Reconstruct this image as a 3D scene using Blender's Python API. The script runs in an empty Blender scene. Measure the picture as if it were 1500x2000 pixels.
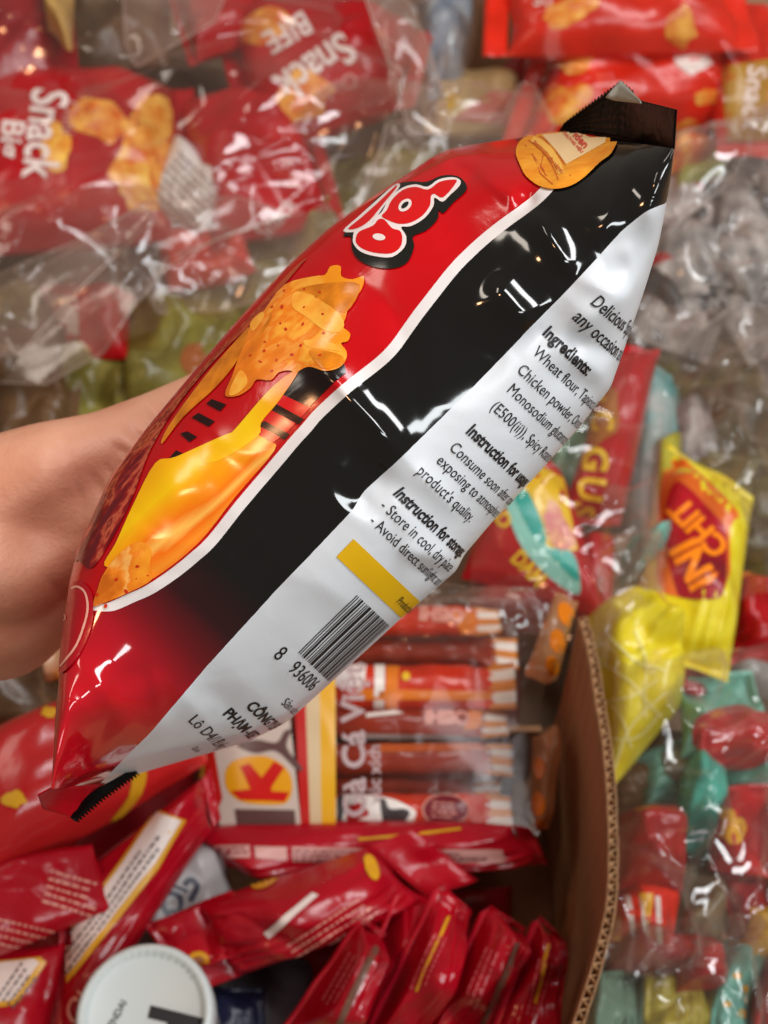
import bpy, bmesh, math, random
import numpy as np
from mathutils import Vector, Matrix
from mathutils.bvhtree import BVHTree
from mathutils.geometry import tessellate_polygon

scene = bpy.context.scene
COL = scene.collection
R = math.radians

# ------------------------------------------------------------------ camera
FPX = 2415.0                       # focal length in photo pixels (1500 x 2000)
CAMZ, TILT = 0.85, R(33)
CAM = np.array((0.0, 0.0, CAMZ))
RIGHT = np.array((1.0, 0, 0))
FWD = np.array((0, math.sin(TILT), -math.cos(TILT)))
UP = np.array((0, math.cos(TILT), math.sin(TILT)))
cd = bpy.data.cameras.new('camera')
cam = bpy.data.objects.new('camera', cd); COL.objects.link(cam)
cam.location = CAM; cam.rotation_euler = (TILT, 0, 0)
cd.sensor_fit = 'VERTICAL'; cd.sensor_height = 24; cd.lens = 24 * FPX / 2000
cd.clip_start = 0.01; cd.clip_end = 50
cd.dof.use_dof = True; cd.dof.focus_distance = 0.375; cd.dof.aperture_fstop = 8.6
cd.dof.aperture_blades = 0
scene.camera = cam

# ------------------------------------------------------------------ world + lamps (shop interior, plus one added fill)
w = bpy.data.worlds.new('World'); scene.world = w; w.use_nodes = True
bg = w.node_tree.nodes['Background']
bg.inputs[0].default_value = (1.0, 0.86, 0.74, 1); bg.inputs[1].default_value = 0.17

def area(name, loc, target, sx, sy, watt, col):
    l = bpy.data.lights.new(name, 'AREA'); l.shape = 'RECTANGLE'; l.size = sx; l.size_y = sy
    l.energy = watt; l.color = col
    o = bpy.data.objects.new(name, l); COL.objects.link(o); o.location = loc
    d = Vector(target) - Vector(loc)
    o.rotation_euler = d.to_track_quat('-Z', 'Y').to_euler()
    return o
def tube(loc, along, length, width, watt, col, target=(0.05, 0.35, 0.4)):
    l = bpy.data.lights.new('tube_and_fill_lamp', 'AREA'); l.shape = 'RECTANGLE'; l.size = length; l.size_y = width; l.energy = watt; l.color = col
    o = bpy.data.objects.new('tube_and_fill_lamp', l); COL.objects.link(o)
    z = (Vector(loc) - Vector(target)).normalized(); x = Vector(along); x = (x - z * x.dot(z)).normalized(); y = z.cross(x)
    o.matrix_world = Matrix.Translation(Vector(loc)) @ Matrix((x, y, z)).transposed().to_4x4()
    return o
tube((1.05, 0.60, 2.35), (.78, -.62, 0), 2.3, .42, 50, (0.97, 0.98, 1.0))
tube((1.05, -1.0, 2.0), (.78, .5, 0), 1.4, .3, 19, (0.93, 0.98, 1.0))  # added fill light that brightens the bag's white ingredients panel
tube((-1.6, 1.3, 2.3), (.5, .8, 0), 1.2, .3, 9, (1.0, 0.88, 0.76))
area('ceiling_bulb_lamp', (-1.2, 0.1, 1.9), (0.0, 0.5, 0.2), 0.16, 0.16, 4.5, (1.0, 0.5, 0.24))

vs = scene.view_settings
vs.view_transform = 'Standard'; vs.look = 'None'; vs.exposure = -0.06; vs.gamma = 1.0
scene.render.engine = 'CYCLES'
cy = scene.cycles
cy.use_denoising = True
cy.max_bounces = 10; cy.transparent_max_bounces = 24; cy.transmission_bounces = 6; cy.glossy_bounces = 4; cy.diffuse_bounces = 4
cy.caustics_reflective = False; cy.caustics_refractive = False
cy.sample_clamp_indirect = 6

# ------------------------------------------------------------------ coordinate helpers
def ray(px, py): return FWD + RIGHT * ((px - 750) / FPX) + UP * ((1000 - py) / FPX)
def atz(px, py, z):
    r = ray(px, py); return CAM + r * ((z - CAMZ) / r[2])
def atd(px, py, d): return CAM + ray(px, py) * d
def proj(P):
    V = np.asarray(P) - CAM; d = V @ FWD
    return np.stack([750 + FPX * V[..., 0] / d, 1000 - FPX * (V @ UP) / d], -1)

# ------------------------------------------------------------------ materials
def lin(c):
    return tuple((x / 12.92 if x <= .04045 else ((x + .055) / 1.055) ** 2.4) for x in [v / 255 for v in c])
MATS = {}
def nodes_of(m):
    m.use_nodes = True
    return m.node_tree.nodes, m.node_tree.links
def pm(name, rgb, rough=.3, bump=0.0, bscale=60, var=0.0, vscale=20, spec=.5, coat=0.0, rgb2=None, metal=0.0, sss=0.0, wear=0.0):
    """principled, colour given as sRGB 0-255; optional noise colour variation and crinkle relief"""
    if name in MATS: return MATS[name]
    m = bpy.data.materials.new(name); MATS[name] = m
    n, l = nodes_of(m); p = n['Principled BSDF']
    c = lin(rgb) + (1,)
    p.inputs['Base Color'].default_value = c
    p.inputs['Roughness'].default_value = rough
    p.inputs['Specular IOR Level'].default_value = spec
    p.inputs['Metallic'].default_value = metal
    if coat:
        p.inputs['Coat Weight'].default_value = coat; p.inputs['Coat Roughness'].default_value = .08
    if sss:
        p.inputs['Subsurface Weight'].default_value = sss
        p.inputs['Subsurface Radius'].default_value = (.012, .005, .003); p.inputs['Subsurface Scale'].default_value = .6
    tc = n.new('ShaderNodeTexCoord')
    if var or rgb2:
        nz = n.new('ShaderNodeTexNoise'); nz.inputs['Scale'].default_value = vscale; nz.inputs['Detail'].default_value = 4
        l.new(tc.outputs['Object'], nz.inputs['Vector'])
        rp = n.new('ShaderNodeValToRGB'); l.new(nz.outputs['Fac'], rp.inputs['Fac'])
        c2 = lin(rgb2) if rgb2 else tuple(min(1, x * (1 + var)) for x in c[:3])
        c1 = c[:3] if rgb2 else tuple(x * (1 - var) for x in c[:3])
        rp.color_ramp.elements[0].position = .36; rp.color_ramp.elements[0].color = c1 + (1,)
        rp.color_ramp.elements[1].position = .64; rp.color_ramp.elements[1].color = tuple(c2) + (1,)
        l.new(rp.outputs['Color'], p.inputs['Base Color'])
    if bump:
        nb = n.new('ShaderNodeTexNoise'); nb.inputs['Scale'].default_value = bscale; nb.inputs['Detail'].default_value = 3
        nb.inputs['Distortion'].default_value = .8
        l.new(tc.outputs['Object'], nb.inputs['Vector'])
        b = n.new('ShaderNodeBump'); b.inputs['Strength'].default_value = bump; b.inputs['Distance'].default_value = .004
        l.new(nb.outputs['Fac'], b.inputs['Height']); l.new(b.outputs['Normal'], p.inputs['Normal'])
    return m

def art_mat(name, stops, direction, scale, warp, nscale, stretch, rough=.16, bump=.04):
    """printed picture: colour stops along a direction on the bag, streaked by noise"""
    m = bpy.data.materials.new(name); n, l = nodes_of(m); p = n['Principled BSDF']; p.inputs['Roughness'].default_value = rough
    tc = n.new('ShaderNodeTexCoord')
    def dot(v):
        d = n.new('ShaderNodeVectorMath'); d.operation = 'DOT_PRODUCT'; l.new(tc.outputs['Object'], d.inputs[0]); d.inputs[1].default_value = v; return d.outputs['Value']
    es = RIGHT * .687 + UP * .727; ec = RIGHT * .727 - UP * .687
    cb = n.new('ShaderNodeCombineXYZ'); l.new(dot(tuple(es / stretch)), cb.inputs[0]); l.new(dot(tuple(ec)), cb.inputs[1]); l.new(dot(tuple(FWD)), cb.inputs[2])
    nz = n.new('ShaderNodeTexNoise'); nz.inputs['Scale'].default_value = nscale; nz.inputs['Detail'].default_value = 5; l.new(cb.outputs[0], nz.inputs['Vector'])
    v = es * direction[0] + ec * direction[1]
    a = n.new('ShaderNodeMath'); a.operation = 'MULTIPLY_ADD'; l.new(dot(tuple(v * scale)), a.inputs[0]); a.inputs[1].default_value = 1; a.inputs[2].default_value = direction[2] - warp / 2
    b = n.new('ShaderNodeMath'); b.operation = 'MULTIPLY_ADD'; l.new(nz.outputs['Fac'], b.inputs[0]); b.inputs[1].default_value = warp; l.new(a.outputs[0], b.inputs[2])
    rp = n.new('ShaderNodeValToRGB'); l.new(b.outputs[0], rp.inputs[0]); e = rp.color_ramp.elements
    e[0].position, e[0].color = stops[0][0], lin(stops[0][1]) + (1,); e[1].position, e[1].color = stops[-1][0], lin(stops[-1][1]) + (1,)
    for pos, c in stops[1:-1]: e.new(pos).color = lin(c) + (1,)
    l.new(rp.outputs[0], p.inputs['Base Color'])
    if bump:
        bm_ = n.new('ShaderNodeBump'); bm_.inputs['Strength'].default_value = bump; bm_.inputs['Distance'].default_value = .002; l.new(nz.outputs['Fac'], bm_.inputs['Height']); l.new(bm_.outputs['Normal'], p.inputs['Normal'])
    return m

def film_mat(name, tint=(235, 215, 205), milk=.12, edge=.55, gloss=1.3, rough=.09):
    if name in MATS: return MATS[name]
    m = bpy.data.materials.new(name); MATS[name] = m
    n, l = nodes_of(m); n.remove(n['Principled BSDF']); out = n['Material Output']
    tr = n.new('ShaderNodeBsdfTransparent'); tr.inputs[0].default_value = (.985, .975, .965, 1)
    df = n.new('ShaderNodeBsdfDiffuse'); df.inputs[0].default_value = lin(tint) + (1,)
    tl = n.new('ShaderNodeBsdfTranslucent'); tl.inputs[0].default_value = lin(tint) + (1,)
    mk = n.new('ShaderNodeMixShader'); mk.inputs[0].default_value = .45
    l.new(df.outputs[0], mk.inputs[1]); l.new(tl.outputs[0], mk.inputs[2])
    lw = n.new('ShaderNodeLayerWeight'); lw.inputs[0].default_value = .35
    pw = n.new('ShaderNodeMath'); pw.operation = 'POWER'; l.new(lw.outputs['Facing'], pw.inputs[0]); pw.inputs[1].default_value = 2.2
    tc = n.new('ShaderNodeTexCoord'); nz = n.new('ShaderNodeTexNoise'); nz.inputs['Scale'].default_value = 14; nz.inputs['Detail'].default_value = 3
    l.new(tc.outputs['Object'], nz.inputs['Vector'])
    ma = n.new('ShaderNodeMath'); ma.operation = 'MULTIPLY_ADD'; l.new(pw.outputs[0], ma.inputs[0]); ma.inputs[1].default_value = edge
    mm = n.new('ShaderNodeMath'); mm.operation = 'MULTIPLY'; l.new(nz.outputs['Fac'], mm.inputs[0]); mm.inputs[1].default_value = milk * 2
    l.new(mm.outputs[0], ma.inputs[2])
    ma.use_clamp = True
    hz = n.new('ShaderNodeMixShader'); l.new(ma.outputs[0], hz.inputs[0]); l.new(tr.outputs[0], hz.inputs[1]); l.new(mk.outputs[0], hz.inputs[2])
    fr = n.new('ShaderNodeLayerWeight'); fr.inputs[0].default_value = .5
    nb = n.new('ShaderNodeTexNoise'); nb.inputs['Scale'].default_value = 45; nb.inputs['Detail'].default_value = 2; nb.inputs['Distortion'].default_value = 1.2
    l.new(tc.outputs['Object'], nb.inputs['Vector'])
    b = n.new('ShaderNodeBump'); b.inputs['Strength'].default_value = .06; b.inputs['Distance'].default_value = .004; l.new(nb.outputs['Fac'], b.inputs['Height'])
    l.new(b.outputs['Normal'], fr.inputs['Normal'])
    f5 = n.new('ShaderNodeMath'); f5.operation = 'POWER'; l.new(fr.outputs['Facing'], f5.inputs[0]); f5.inputs[1].default_value = 4.0
    fq = n.new('ShaderNodeMath'); fq.operation = 'MULTIPLY_ADD'; l.new(f5.outputs[0], fq.inputs[0]); fq.inputs[1].default_value = .55; fq.inputs[2].default_value = .055
    fm = n.new('ShaderNodeMath'); fm.operation = 'MULTIPLY'; fm.use_clamp = True; l.new(fq.outputs[0], fm.inputs[0]); fm.inputs[1].default_value = gloss
    gl = n.new('ShaderNodeBsdfGlossy'); gl.inputs['Roughness'].default_value = rough; gl.inputs[0].default_value = (1, 1, 1, 1)
    l.new(b.outputs['Normal'], gl.inputs['Normal'])
    mx = n.new('ShaderNodeMixShader'); l.new(fm.outputs[0], mx.inputs[0]); l.new(hz.outputs[0], mx.inputs[1]); l.new(gl.outputs[0], mx.inputs[2])
    l.new(mx.outputs[0], out.inputs[0])
    return m

# ------------------------------------------------------------------ object helpers
def tag(o, label=None, cat=None, group=None, kind=None):
    if label: o['label'] = label
    if cat: o['category'] = cat
    if group: o['group'] = group
    if kind: o['kind'] = kind
    return o
def root(name, loc, label, cat, group=None):
    o = bpy.data.objects.new(name, None); COL.objects.link(o); o.location = Vector(loc); o.empty_display_size = .02
    o['base'] = [float(x) for x in loc]
    return tag(o, label, cat, group)
def base_of(o):
    while o.parent: o = o.parent
    return np.array(o.location)
def mesh_obj(name, V, F, mats, parent=None, smooth=True, mi=None, uv=None, loc=None):
    V = np.asarray(V, float)
    b = base_of(parent) if parent else (np.array(loc) if loc is not None else np.zeros(3))
    me = bpy.data.meshes.new(name)
    me.from_pydata((V - b).tolist(), [], [list(map(int, f)) for f in F])
    for m in (mats if isinstance(mats, (list, tuple)) else [mats]): me.materials.append(m)
    if mi is not None: me.polygons.foreach_set('material_index', np.asarray(mi, np.int32))
    if smooth: me.polygons.foreach_set('use_smooth', np.ones(len(me.polygons), bool))
    if uv is not None:
        ul = me.uv_layers.new(name='UVMap'); li = np.zeros(len(me.loops), np.int32); me.loops.foreach_get('vertex_index', li)
        ul.data.foreach_set('uv', np.asarray(uv)[li].ravel())
    me.update()
    o = bpy.data.objects.new(name, me); COL.objects.link(o)
    if parent: o.parent = parent
    else: o.location = Vector(b)
    return o
def grid_faces(nu, nv, off=0, flip=False):
    i, j = np.meshgrid(np.arange(nu - 1), np.arange(nv - 1), indexing='ij')
    a = (i * nv + j).ravel() + off
    f = np.stack([a, a + nv, a + nv + 1, a + 1], 1)
    return f[:, ::-1] if flip else f

def folds(x, y, seed, n=24, size=.12, win=.08, e=.004, amp=1.0):
    """crumple relief: many soft creases, each a rounded |distance to a line| fading out"""
    rg = np.random.RandomState(seed)
    out = np.zeros_like(x)
    x0, x1, y0, y1 = x.min(), x.max(), y.min(), y.max()
    for k in range(n):
        cx, cyy = rg.uniform(x0, x1), rg.uniform(y0, y1); a = rg.uniform(0, math.pi)
        d = (x - cx) * math.cos(a) + (y - cyy) * math.sin(a)
        al = -(x - cx) * math.sin(a) + (y - cyy) * math.cos(a)
        L = win * rg.uniform(.6, 1.8); W = win * rg.uniform(.35, 1.0)
        h = np.sqrt(d * d + e * e) - e
        out += rg.choice([-1, 1]) * rg.uniform(.4, 1) * (W * .8 - h) * np.exp(-(d / W) ** 2) * np.exp(-(al / L) ** 2)
    return out * amp

def creases(x, y, seed, n, L, W, amp, e):
    """long gently bent ridges and valleys of loose film"""
    rg = np.random.RandomState(seed); out = np.zeros_like(x); main = rg.uniform(0, math.pi)
    for k in range(n):
        cx, cyy = rg.uniform(x.min(), x.max()), rg.uniform(y.min(), y.max()); a = main + rg.normal(0, .55)
        d = (x - cx) * math.cos(a) + (y - cyy) * math.sin(a); al = -(x - cx) * math.sin(a) + (y - cyy) * math.cos(a)
        l_ = L * rg.uniform(.5, 1.3); w_ = W * rg.uniform(.6, 1.7); d = d + rg.uniform(-.6, .6) * al * al / l_
        out += rg.choice([-1, 1, 1]) * rg.uniform(.35, 1) * np.exp(-(np.sqrt(d * d + e * e) - e) / w_) * np.exp(-(al / l_) ** 4)
    return out * amp

# ------------------------------------------------------------------ printed decals
def smooth_closed(pts, k=5):
    P = np.array(pts, float); n = len(P); out = []
    for i in range(n):
        p0, p1, p2, p3 = P[i - 1], P[i], P[(i + 1) % n], P[(i + 2) % n]
        for t in np.arange(k) / k:
            out.append(.5 * ((2 * p1) + (-p0 + p2) * t + (2 * p0 - 5 * p1 + 4 * p2 - p3) * t * t + (-p0 + 3 * p1 - 3 * p2 + p3) * t ** 3))
    return np.array(out)
def ellipse(cx, cy, rx, ry, ang=0, n=28):
    t = np.linspace(0, 2 * math.pi, n, endpoint=False); c, s = math.cos(R(ang)), math.sin(R(ang))
    x, y = rx * np.cos(t), ry * np.sin(t)
    return np.stack([cx + x * c - y * s, cy + x * s + y * c], 1)
def band(pts, wd):
    """closed outline of a stroke along a polyline"""
    P = np.array(pts, float); T = np.gradient(P, axis=0); T /= np.linalg.norm(T, axis=1)[:, None] + 1e-9
    N = np.stack([-T[:, 1], T[:, 0]], 1) * wd / 2
    return np.concatenate([P + N, (P - N)[::-1]])
def catmull(pts, k=6):
    P = np.array(pts, float); Q = np.concatenate([[2 * P[0] - P[1]], P, [2 * P[-1] - P[-2]]]); out = []
    for i in range(len(P) - 1):
        p0, p1, p2, p3 = Q[i:i + 4]
        for t in np.arange(k) / k:
            out.append(.5 * ((2 * p1) + (-p0 + p2) * t + (2 * p0 - 5 * p1 + 4 * p2 - p3) * t * t + (-p0 + 3 * p1 - 3 * p2 + p3) * t ** 3))
    out.append(P[-1]); return np.array(out)

def cut_polys(polys, step):
    """triangulate 2-D polygons and cut them on a grid so they follow a curved surface"""
    bm = bmesh.new()
    for P in polys:
        vs_ = [bm.verts.new((float(p[0]), float(p[1]), 0)) for p in P]
        for t in tessellate_polygon([[Vector((float(p[0]), float(p[1]), 0)) for p in P]]):
            try: bm.faces.new([vs_[i] for i in t])
            except ValueError: pass
    return finish_cut(bm, step)
def cut_mesh(V, F, step):
    bm = bmesh.new(); vs_ = [bm.verts.new((float(x), float(y), 0)) for x, y in V]
    for f in F:
        try: bm.faces.new([vs_[i] for i in f])
        except ValueError: pass
    return finish_cut(bm, step)
def finish_cut(bm, step):
    if step:
        allp = np.array([v.co[:2] for v in bm.verts])
        for ax in (0, 1):
            lo, hi = allp[:, ax].min(), allp[:, ax].max()
            for c in np.arange(math.floor(lo / step) * step + step, hi, step):
                co = Vector((0, 0, 0)); co[ax] = c; no = Vector((0, 0, 0)); no[ax] = 1
                bmesh.ops.bisect_plane(bm, geom=bm.verts[:] + bm.edges[:] + bm.faces[:], dist=1e-5, plane_co=co, plane_no=no)
    bmesh.ops.remove_doubles(bm, verts=bm.verts[:], dist=1e-3)
    bm.verts.index_update()
    V = np.array([v.co[:2] for v in bm.verts]); F, seen = [], set()
    for f in bm.faces:
        if f.calc_area() < 1e-3: continue
        c = f.calc_center_median(); key = (round(c.x, 1), round(c.y, 1))
        if key in seen: continue
        seen.add(key); ids = [v.index for v in f.verts]; q = V[ids]
        sa = (q[:, 0] * np.roll(q[:, 1], -1) - np.roll(q[:, 0], -1) * q[:, 1]).sum()
        F.append(ids if sa > 0 else ids[::-1])
    bm.free(); return V, F

_txt = {}
def text_mesh(body, shear=0.0, bold=0.0, align='LEFT'):
    key = (body, shear, bold, align)
    if key in _txt: return _txt[key]
    cu = bpy.data.curves.new('text', 'FONT'); cu.body = body; cu.size = 1; cu.shear = shear; cu.offset = bold; cu.align_x = align
    cu.resolution_u = 3; cu.fill_mode = 'FRONT'; cu.space_line = .9
    o = bpy.data.objects.new('text', cu); COL.objects.link(o)
    dg = bpy.context.evaluated_depsgraph_get(); dg.update()
    me = bpy.data.meshes.new_from_object(o.evaluated_get(dg))
    V = np.array([v.co[:2] for v in me.vertices]).reshape(-1, 2); F = [list(p.vertices) for p in me.polygons]
    bpy.data.objects.remove(o); bpy.data.curves.remove(cu); bpy.data.meshes.remove(me)
    _txt[key] = (V, F); return V, F

def bvh_of(o):
    me = o.data; b = base_of(o)
    return BVHTree.FromPolygons([tuple(np.array(v.co) + b) for v in me.vertices], [tuple(p.vertices) for p in me.polygons])

def project(V2, F, bvh, off):
    """lay a flat print on a wrapper: each point goes to the wrapper's surface, slightly proud of it"""
    P = np.zeros((len(V2), 3)); ok = np.zeros(len(V2), bool)
    c = Vector(CAM)
    for i, (x, y) in enumerate(V2):
        best = None
        for jx, jy in ((0, 0), (.21, .13), (-.17, .19)):
            d = Vector(ray(x + jx, y + jy)).normalized(); hit = bvh.ray_cast(c, d)
            if hit[0] is not None and (best is None or hit[3] < best[3] - .004): best = hit
        if best is None: continue
        h, nn = best[0], best[1]
        if nn.dot(d) > 0: nn = -nn
        P[i] = h + nn * off; ok[i] = True
    F = [f for f in F if all(ok[i] for i in f)]
    return P, F
def clean(P, F):
    used = sorted({i for f in F for i in f}); mp = {a: b for b, a in enumerate(used)}
    return P[used] if used else P[:0], [[mp[i] for i in f] for f in F]
def face_cam(P, F):
    """turn a consistently wound patch so that it faces outwards"""
    s = 0.0
    for f in F:
        q = P[f]; n = np.cross(q - q[0], np.roll(q, -1, 0) - q[0]).sum(0); s += n @ (CAM - q[0])
    return F if s > 0 else [f[::-1] for f in F]
def print_px(name, polys, m, parent, bvh, off=.0003, step=12, smooth=True):
    if 1 < len(polys) <= 5 and step:
        return [print_px(name, [q], m, parent, bvh, off, step, smooth) for q in polys][0]
    V2, F = cut_polys(polys, step); P, F = project(V2, F, bvh, off); P, F = clean(P, F)
    if not F: return None
    return mesh_obj(name, P, face_cam(P, F), m, parent, smooth)
def text_px(name, body, x, y, ang, size, m, parent, bvh, off=.0005, shear=0, bold=0, xs=1.0, step=0, align='LEFT', arc=None):
    """ang: reading direction in photo degrees (clockwise positive)"""
    V, F = text_mesh(body, shear, bold, align)
    u = V[:, 0] * size * xs; v = V[:, 1] * size
    a = R(ang); X = x + u * math.cos(a) + v * math.sin(a); Y = y + u * math.sin(a) - v * math.cos(a)
    V2 = np.stack([X, Y], 1)
    if size >= 34: V2, F = cut_mesh(V2, F, 6)
    P, F = project(V2, F, bvh, off); P, F = clean(P, F)
    if not F: return None
    return mesh_obj(name, P, face_cam(P, F), m, parent, True)

# ================================================================== SETTING
tan = pm('table_board', (120, 92, 66), .7, .3, 30, .2, 8)
V = [(-2, -1, 0), (2, -1, 0), (2, 3, 0), (-2, 3, 0)]
tag(mesh_obj('floor', V, [(0, 1, 2, 3)], tan, smooth=False), kind='structure')

# ================================================================== THE HELD SNACK BAG
ES = np.array((.687, -.727)); EC = np.array((.727, .687))
def tcl(pts):
    P = np.array(pts, float); t = P @ ES; c = P @ EC; o = np.argsort(t); t, c = t[o], c[o]
    tt = np.linspace(t[0], t[-1], 900); cc = np.interp(tt, t, c)
    k = np.exp(-np.linspace(-2, 2, 25) ** 2); k /= k.sum()
    cp = np.concatenate([2 * cc[0] - cc[12:0:-1], cc, 2 * cc[-1] - cc[-2:-14:-1]])
    return tt, np.convolve(cp, k, 'valid')
Lpts = [(100, 1540), (108, 1400), (117, 1300), (127, 1205), (134, 1140), (152, 1070), (215, 930), (290, 830), (370, 735), (450, 640), (560, 520), (640, 447), (720, 388), (790, 343), (850, 303), (880, 290), (960, 276), (1010, 270), (1060, 263), (1090, 258)]
Rpts = [(200, 1531), (265, 1512), (350, 1487), (450, 1458), (490, 1445), (560, 1410), (660, 1320), (780, 1210), (850, 1150), (892, 1113), (905, 1085), (960, 1020), (1050, 925), (1130, 835), (1192, 757), (1212, 700), (1240, 620), (1257, 570), (1285, 480), (1301, 400), (1311, 340), (1316, 290)]
Apts = [(60, 1262), (185, 1211), (230, 1192), (280, 1171), (330, 1142), (410, 1080), (480, 990), (560, 897), (605, 842), (670, 777), (740, 722), (768, 704), (800, 655), (860, 575), (922, 500), (990, 445), (1050, 405), (1085, 368), (1110, 335), (1140, 295)]
Bpts = [(170, 1555), (195, 1531), (250, 1474), (295, 1430), (405, 1300), (540, 1152), (600, 1090), (690, 995), (708, 962), (777, 900), (840, 838), (930, 750), (1045, 630), (1100, 575), (1165, 505), (1215, 450), (1262, 412), (1300, 396), (1335, 385)]
Lt, Rt, At, Bt = tcl(Lpts), tcl(Rpts), tcl(Apts), tcl(Bpts)
NS = 330
S = np.linspace(0, 1, NS)
tL = np.interp(S, [0, .15, .8, 1], [Lt[0][0], -800, 300, Lt[0][-1]])
tR = np.interp(S, [0, .15, .8, 1], [Rt[0][0], -800, 300, Rt[0][-1]])
def smooth1(a, w=15):
    k = np.hanning(w); k /= k.sum(); p = np.pad(a, w // 2, mode='reflect', reflect_type='odd'); return np.convolve(p, k, 'valid')
tL, tR = smooth1(tL), smooth1(tR)
PL = tL[:, None] * ES + np.interp(tL, *Lt)[:, None] * EC
PR = tR[:, None] * ES + np.interp(tR, *Rt)[:, None] * EC
PO, PH = (PL + PR) / 2, (PR - PL) / 2
nn = smooth1(np.interp(S, [0, .05, .18, .4, .72, .9, .96, 1], [-.985, -.86, -.45, -.05, .12, .5, .8, .985]), 21)
dlt = np.arcsin(np.clip(nn, -.985, .985))
Dm = np.interp(S, [0, .5, 1], [.415, .40, .40])
dn = smooth1(np.interp(S, [0, .2, .5, .8, 1], [.055, .04, .042, .04, .05]), 21)
df = smooth1(np.interp(S, [0, .15, .5, .85, 1], [.06, .09, .10, .09, .06]), 21)
def line_psi(line, lo, hi):
    out = np.zeros(NS); xs = np.linspace(-1.25, 1.25, 800)
    for i in range(NS):
        p = PO[i] + xs[:, None] * PH[i]; t = p @ ES; c = p @ EC
        g = c - np.interp(t, *line)
        k = np.argmin(np.abs(g)); x = xs[k]
        out[i] = -(x - 1) * 2 if x > 1 else (math.pi + (-1 - x) * 2 if x < -1 else math.acos(x))
    return np.clip(smooth1(out, 5), lo, hi)
psB = line_psi(Bt, -.6, 2.6)
psA = line_psi(At, .9, 3.9)
inn = tL < -785
psA = np.where(tL < -770, np.maximum(psA, math.pi + (-770 - tL) * .004), psA)
psB[S > .985] = np.minimum(psB[S > .985], -.3)
wst = 22 / np.linalg.norm(PH, axis=1) / np.maximum(np.sin(np.clip(psA, .3, 2.84)), .35)
psA = smooth1(psA, 27)
psA2 = psA + wst
PS0, PS1 = -2.0, 2 * math.pi - 2.0
segs = [(58, np.full(NS, PS0), psB), (60, psB, psA), (4, psA, psA2), (110, psA2, np.full(NS, PS1))]
cols, cmat = [], []
for k, (m_, a, b) in enumerate(segs):
    for q in range(m_):
        f = q / m_
        if k == 0: f = f ** .8
        cols.append(a + (b - a) * f); cmat.append(k)
PSI = np.stack(cols, 1); NP = PSI.shape[1]                       # NS x NP, closed loop
X = np.cos(PSI); phi = PSI + dlt[:, None]; sp = np.sin(phi)
hid = np.clip(-np.sin(PSI), 0, 1)
X = X * (1 - .35 * hid * np.clip(1 - np.abs(nn[:, None]), 0, 1))
depth = Dm[:, None] - np.where(sp > 0, dn[:, None], df[:, None]) * sp
PIX = PO[:, None, :] + X[..., None] * PH[:, None, :]
# creases seen on the bag: x0,y0,x1,y1,half width px, height m, sharpness
CREASE = [(596, 682, 812, 918, 30, .0050, .9), (800, 905, 905, 1010, 20, .0022, 1), (1036, 400, 1124, 545, 30, .0046, .9), (1118, 540, 1245, 585, 22, .002, 1),
          (955, 540, 1045, 645, 36, .0048, 1.1), (1035, 640, 1150, 690, 20, -.0020, 1), 
          (760, 905, 690, 1000, 40, -.003, 1.5), (835, 640, 1000, 720, 40, -.0018, 1.5), (1110, 655, 1250, 560, 28, .0036, 1),
          (775, 1075, 905, 1100, 22, .0036, 1), (790, 1108, 885, 1128, 16, -.0034, 1), (165, 1300, 285, 1450, 42, .0042, 1.3), (210, 1330, 300, 1320, 30, -.0018, 1.3),
          (300, 1310, 320, 1440, 22, .0016, 1), (390, 1340, 470, 1400, 26, -.0022, 1.2), (350, 1350, 430, 1440, 24, .0018, 1), (870, 310, 935, 350, 26, -.0024, 1),
          (935, 345, 1030, 400, 22, .0026, 1), (1000, 385, 1050, 392, 14, -.0022, 1), (1150, 400, 1250, 330, 40, -.0025, 1.4), (1180, 560, 1290, 450, 28, -.0026, 1.2),
          (1225, 470, 1248, 580, 20, .0024, 1), (560, 560, 650, 600, 40, -.0015, 1.4), (300, 860, 360, 1000, 40, .0012, 1.4), (480, 1180, 640, 960, 50, -.0012, 1.6),
          (330, 1180, 470, 1080, 30, .0012, 1.3), (1060, 650, 1200, 745, 24, .0022, 1.0), (1105, 650, 1200, 700, 26, -.0034, 1.1), (1060, 720, 1190, 775, 30, -.0026, 1.2), (640, 790, 760, 700, 22, -.0012, 1.2)]
CREASE += [(1150, 300, 1055, 395, 16, .0020, 1), (1225, 300, 1175, 470, 20, .0022, 1), (1292, 310, 1262, 450, 14, .0018, 1), (1185, 290, 1110, 420, 14, -.0016, 1), (150, 1515, 225, 1390, 16, -.0022, 1), (118, 1500, 138, 1340, 14, .0018, 1),
           (205, 1512, 330, 1395, 14, .0020, 1), (240, 1502, 420, 1425, 12, .0016, 1), (180, 1505, 260, 1400, 12, .0016, 1), (320, 1480, 440, 1380, 16, -.0016, 1), (540, 1330, 640, 1240, 20, .0012, 1.2)]
dd = np.zeros_like(depth)
for x0, y0, x1, y1, wd, hh, shp in CREASE:
    a = np.array((x0, y0), float); b = np.array((x1, y1), float); L_ = np.linalg.norm(b - a); u = (b - a) / L_
    q = PIX - a; al = (q @ u) / L_; pe = np.abs(q @ np.array((-u[1], u[0])))
    prof = np.exp(-(pe / wd) ** shp * 1.4)
    wd = wd * 1.45; soft = np.sqrt(pe * pe + 90.0) - 9.4
    prof = np.exp(-(np.maximum(soft, 0) / wd) ** shp * 1.4)
    tap = np.exp(-((al - .5) / .42) ** 4)
    dd += hh * prof * tap
fr = folds((PIX @ ES) * 1.5e-4, (PIX @ EC) * 1.5e-4, 11, 30, win=.025, e=.003, amp=.03)
XS_, YC_ = (PIX @ ES) * 1.5e-4, (PIX @ EC) * 1.5e-4
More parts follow.
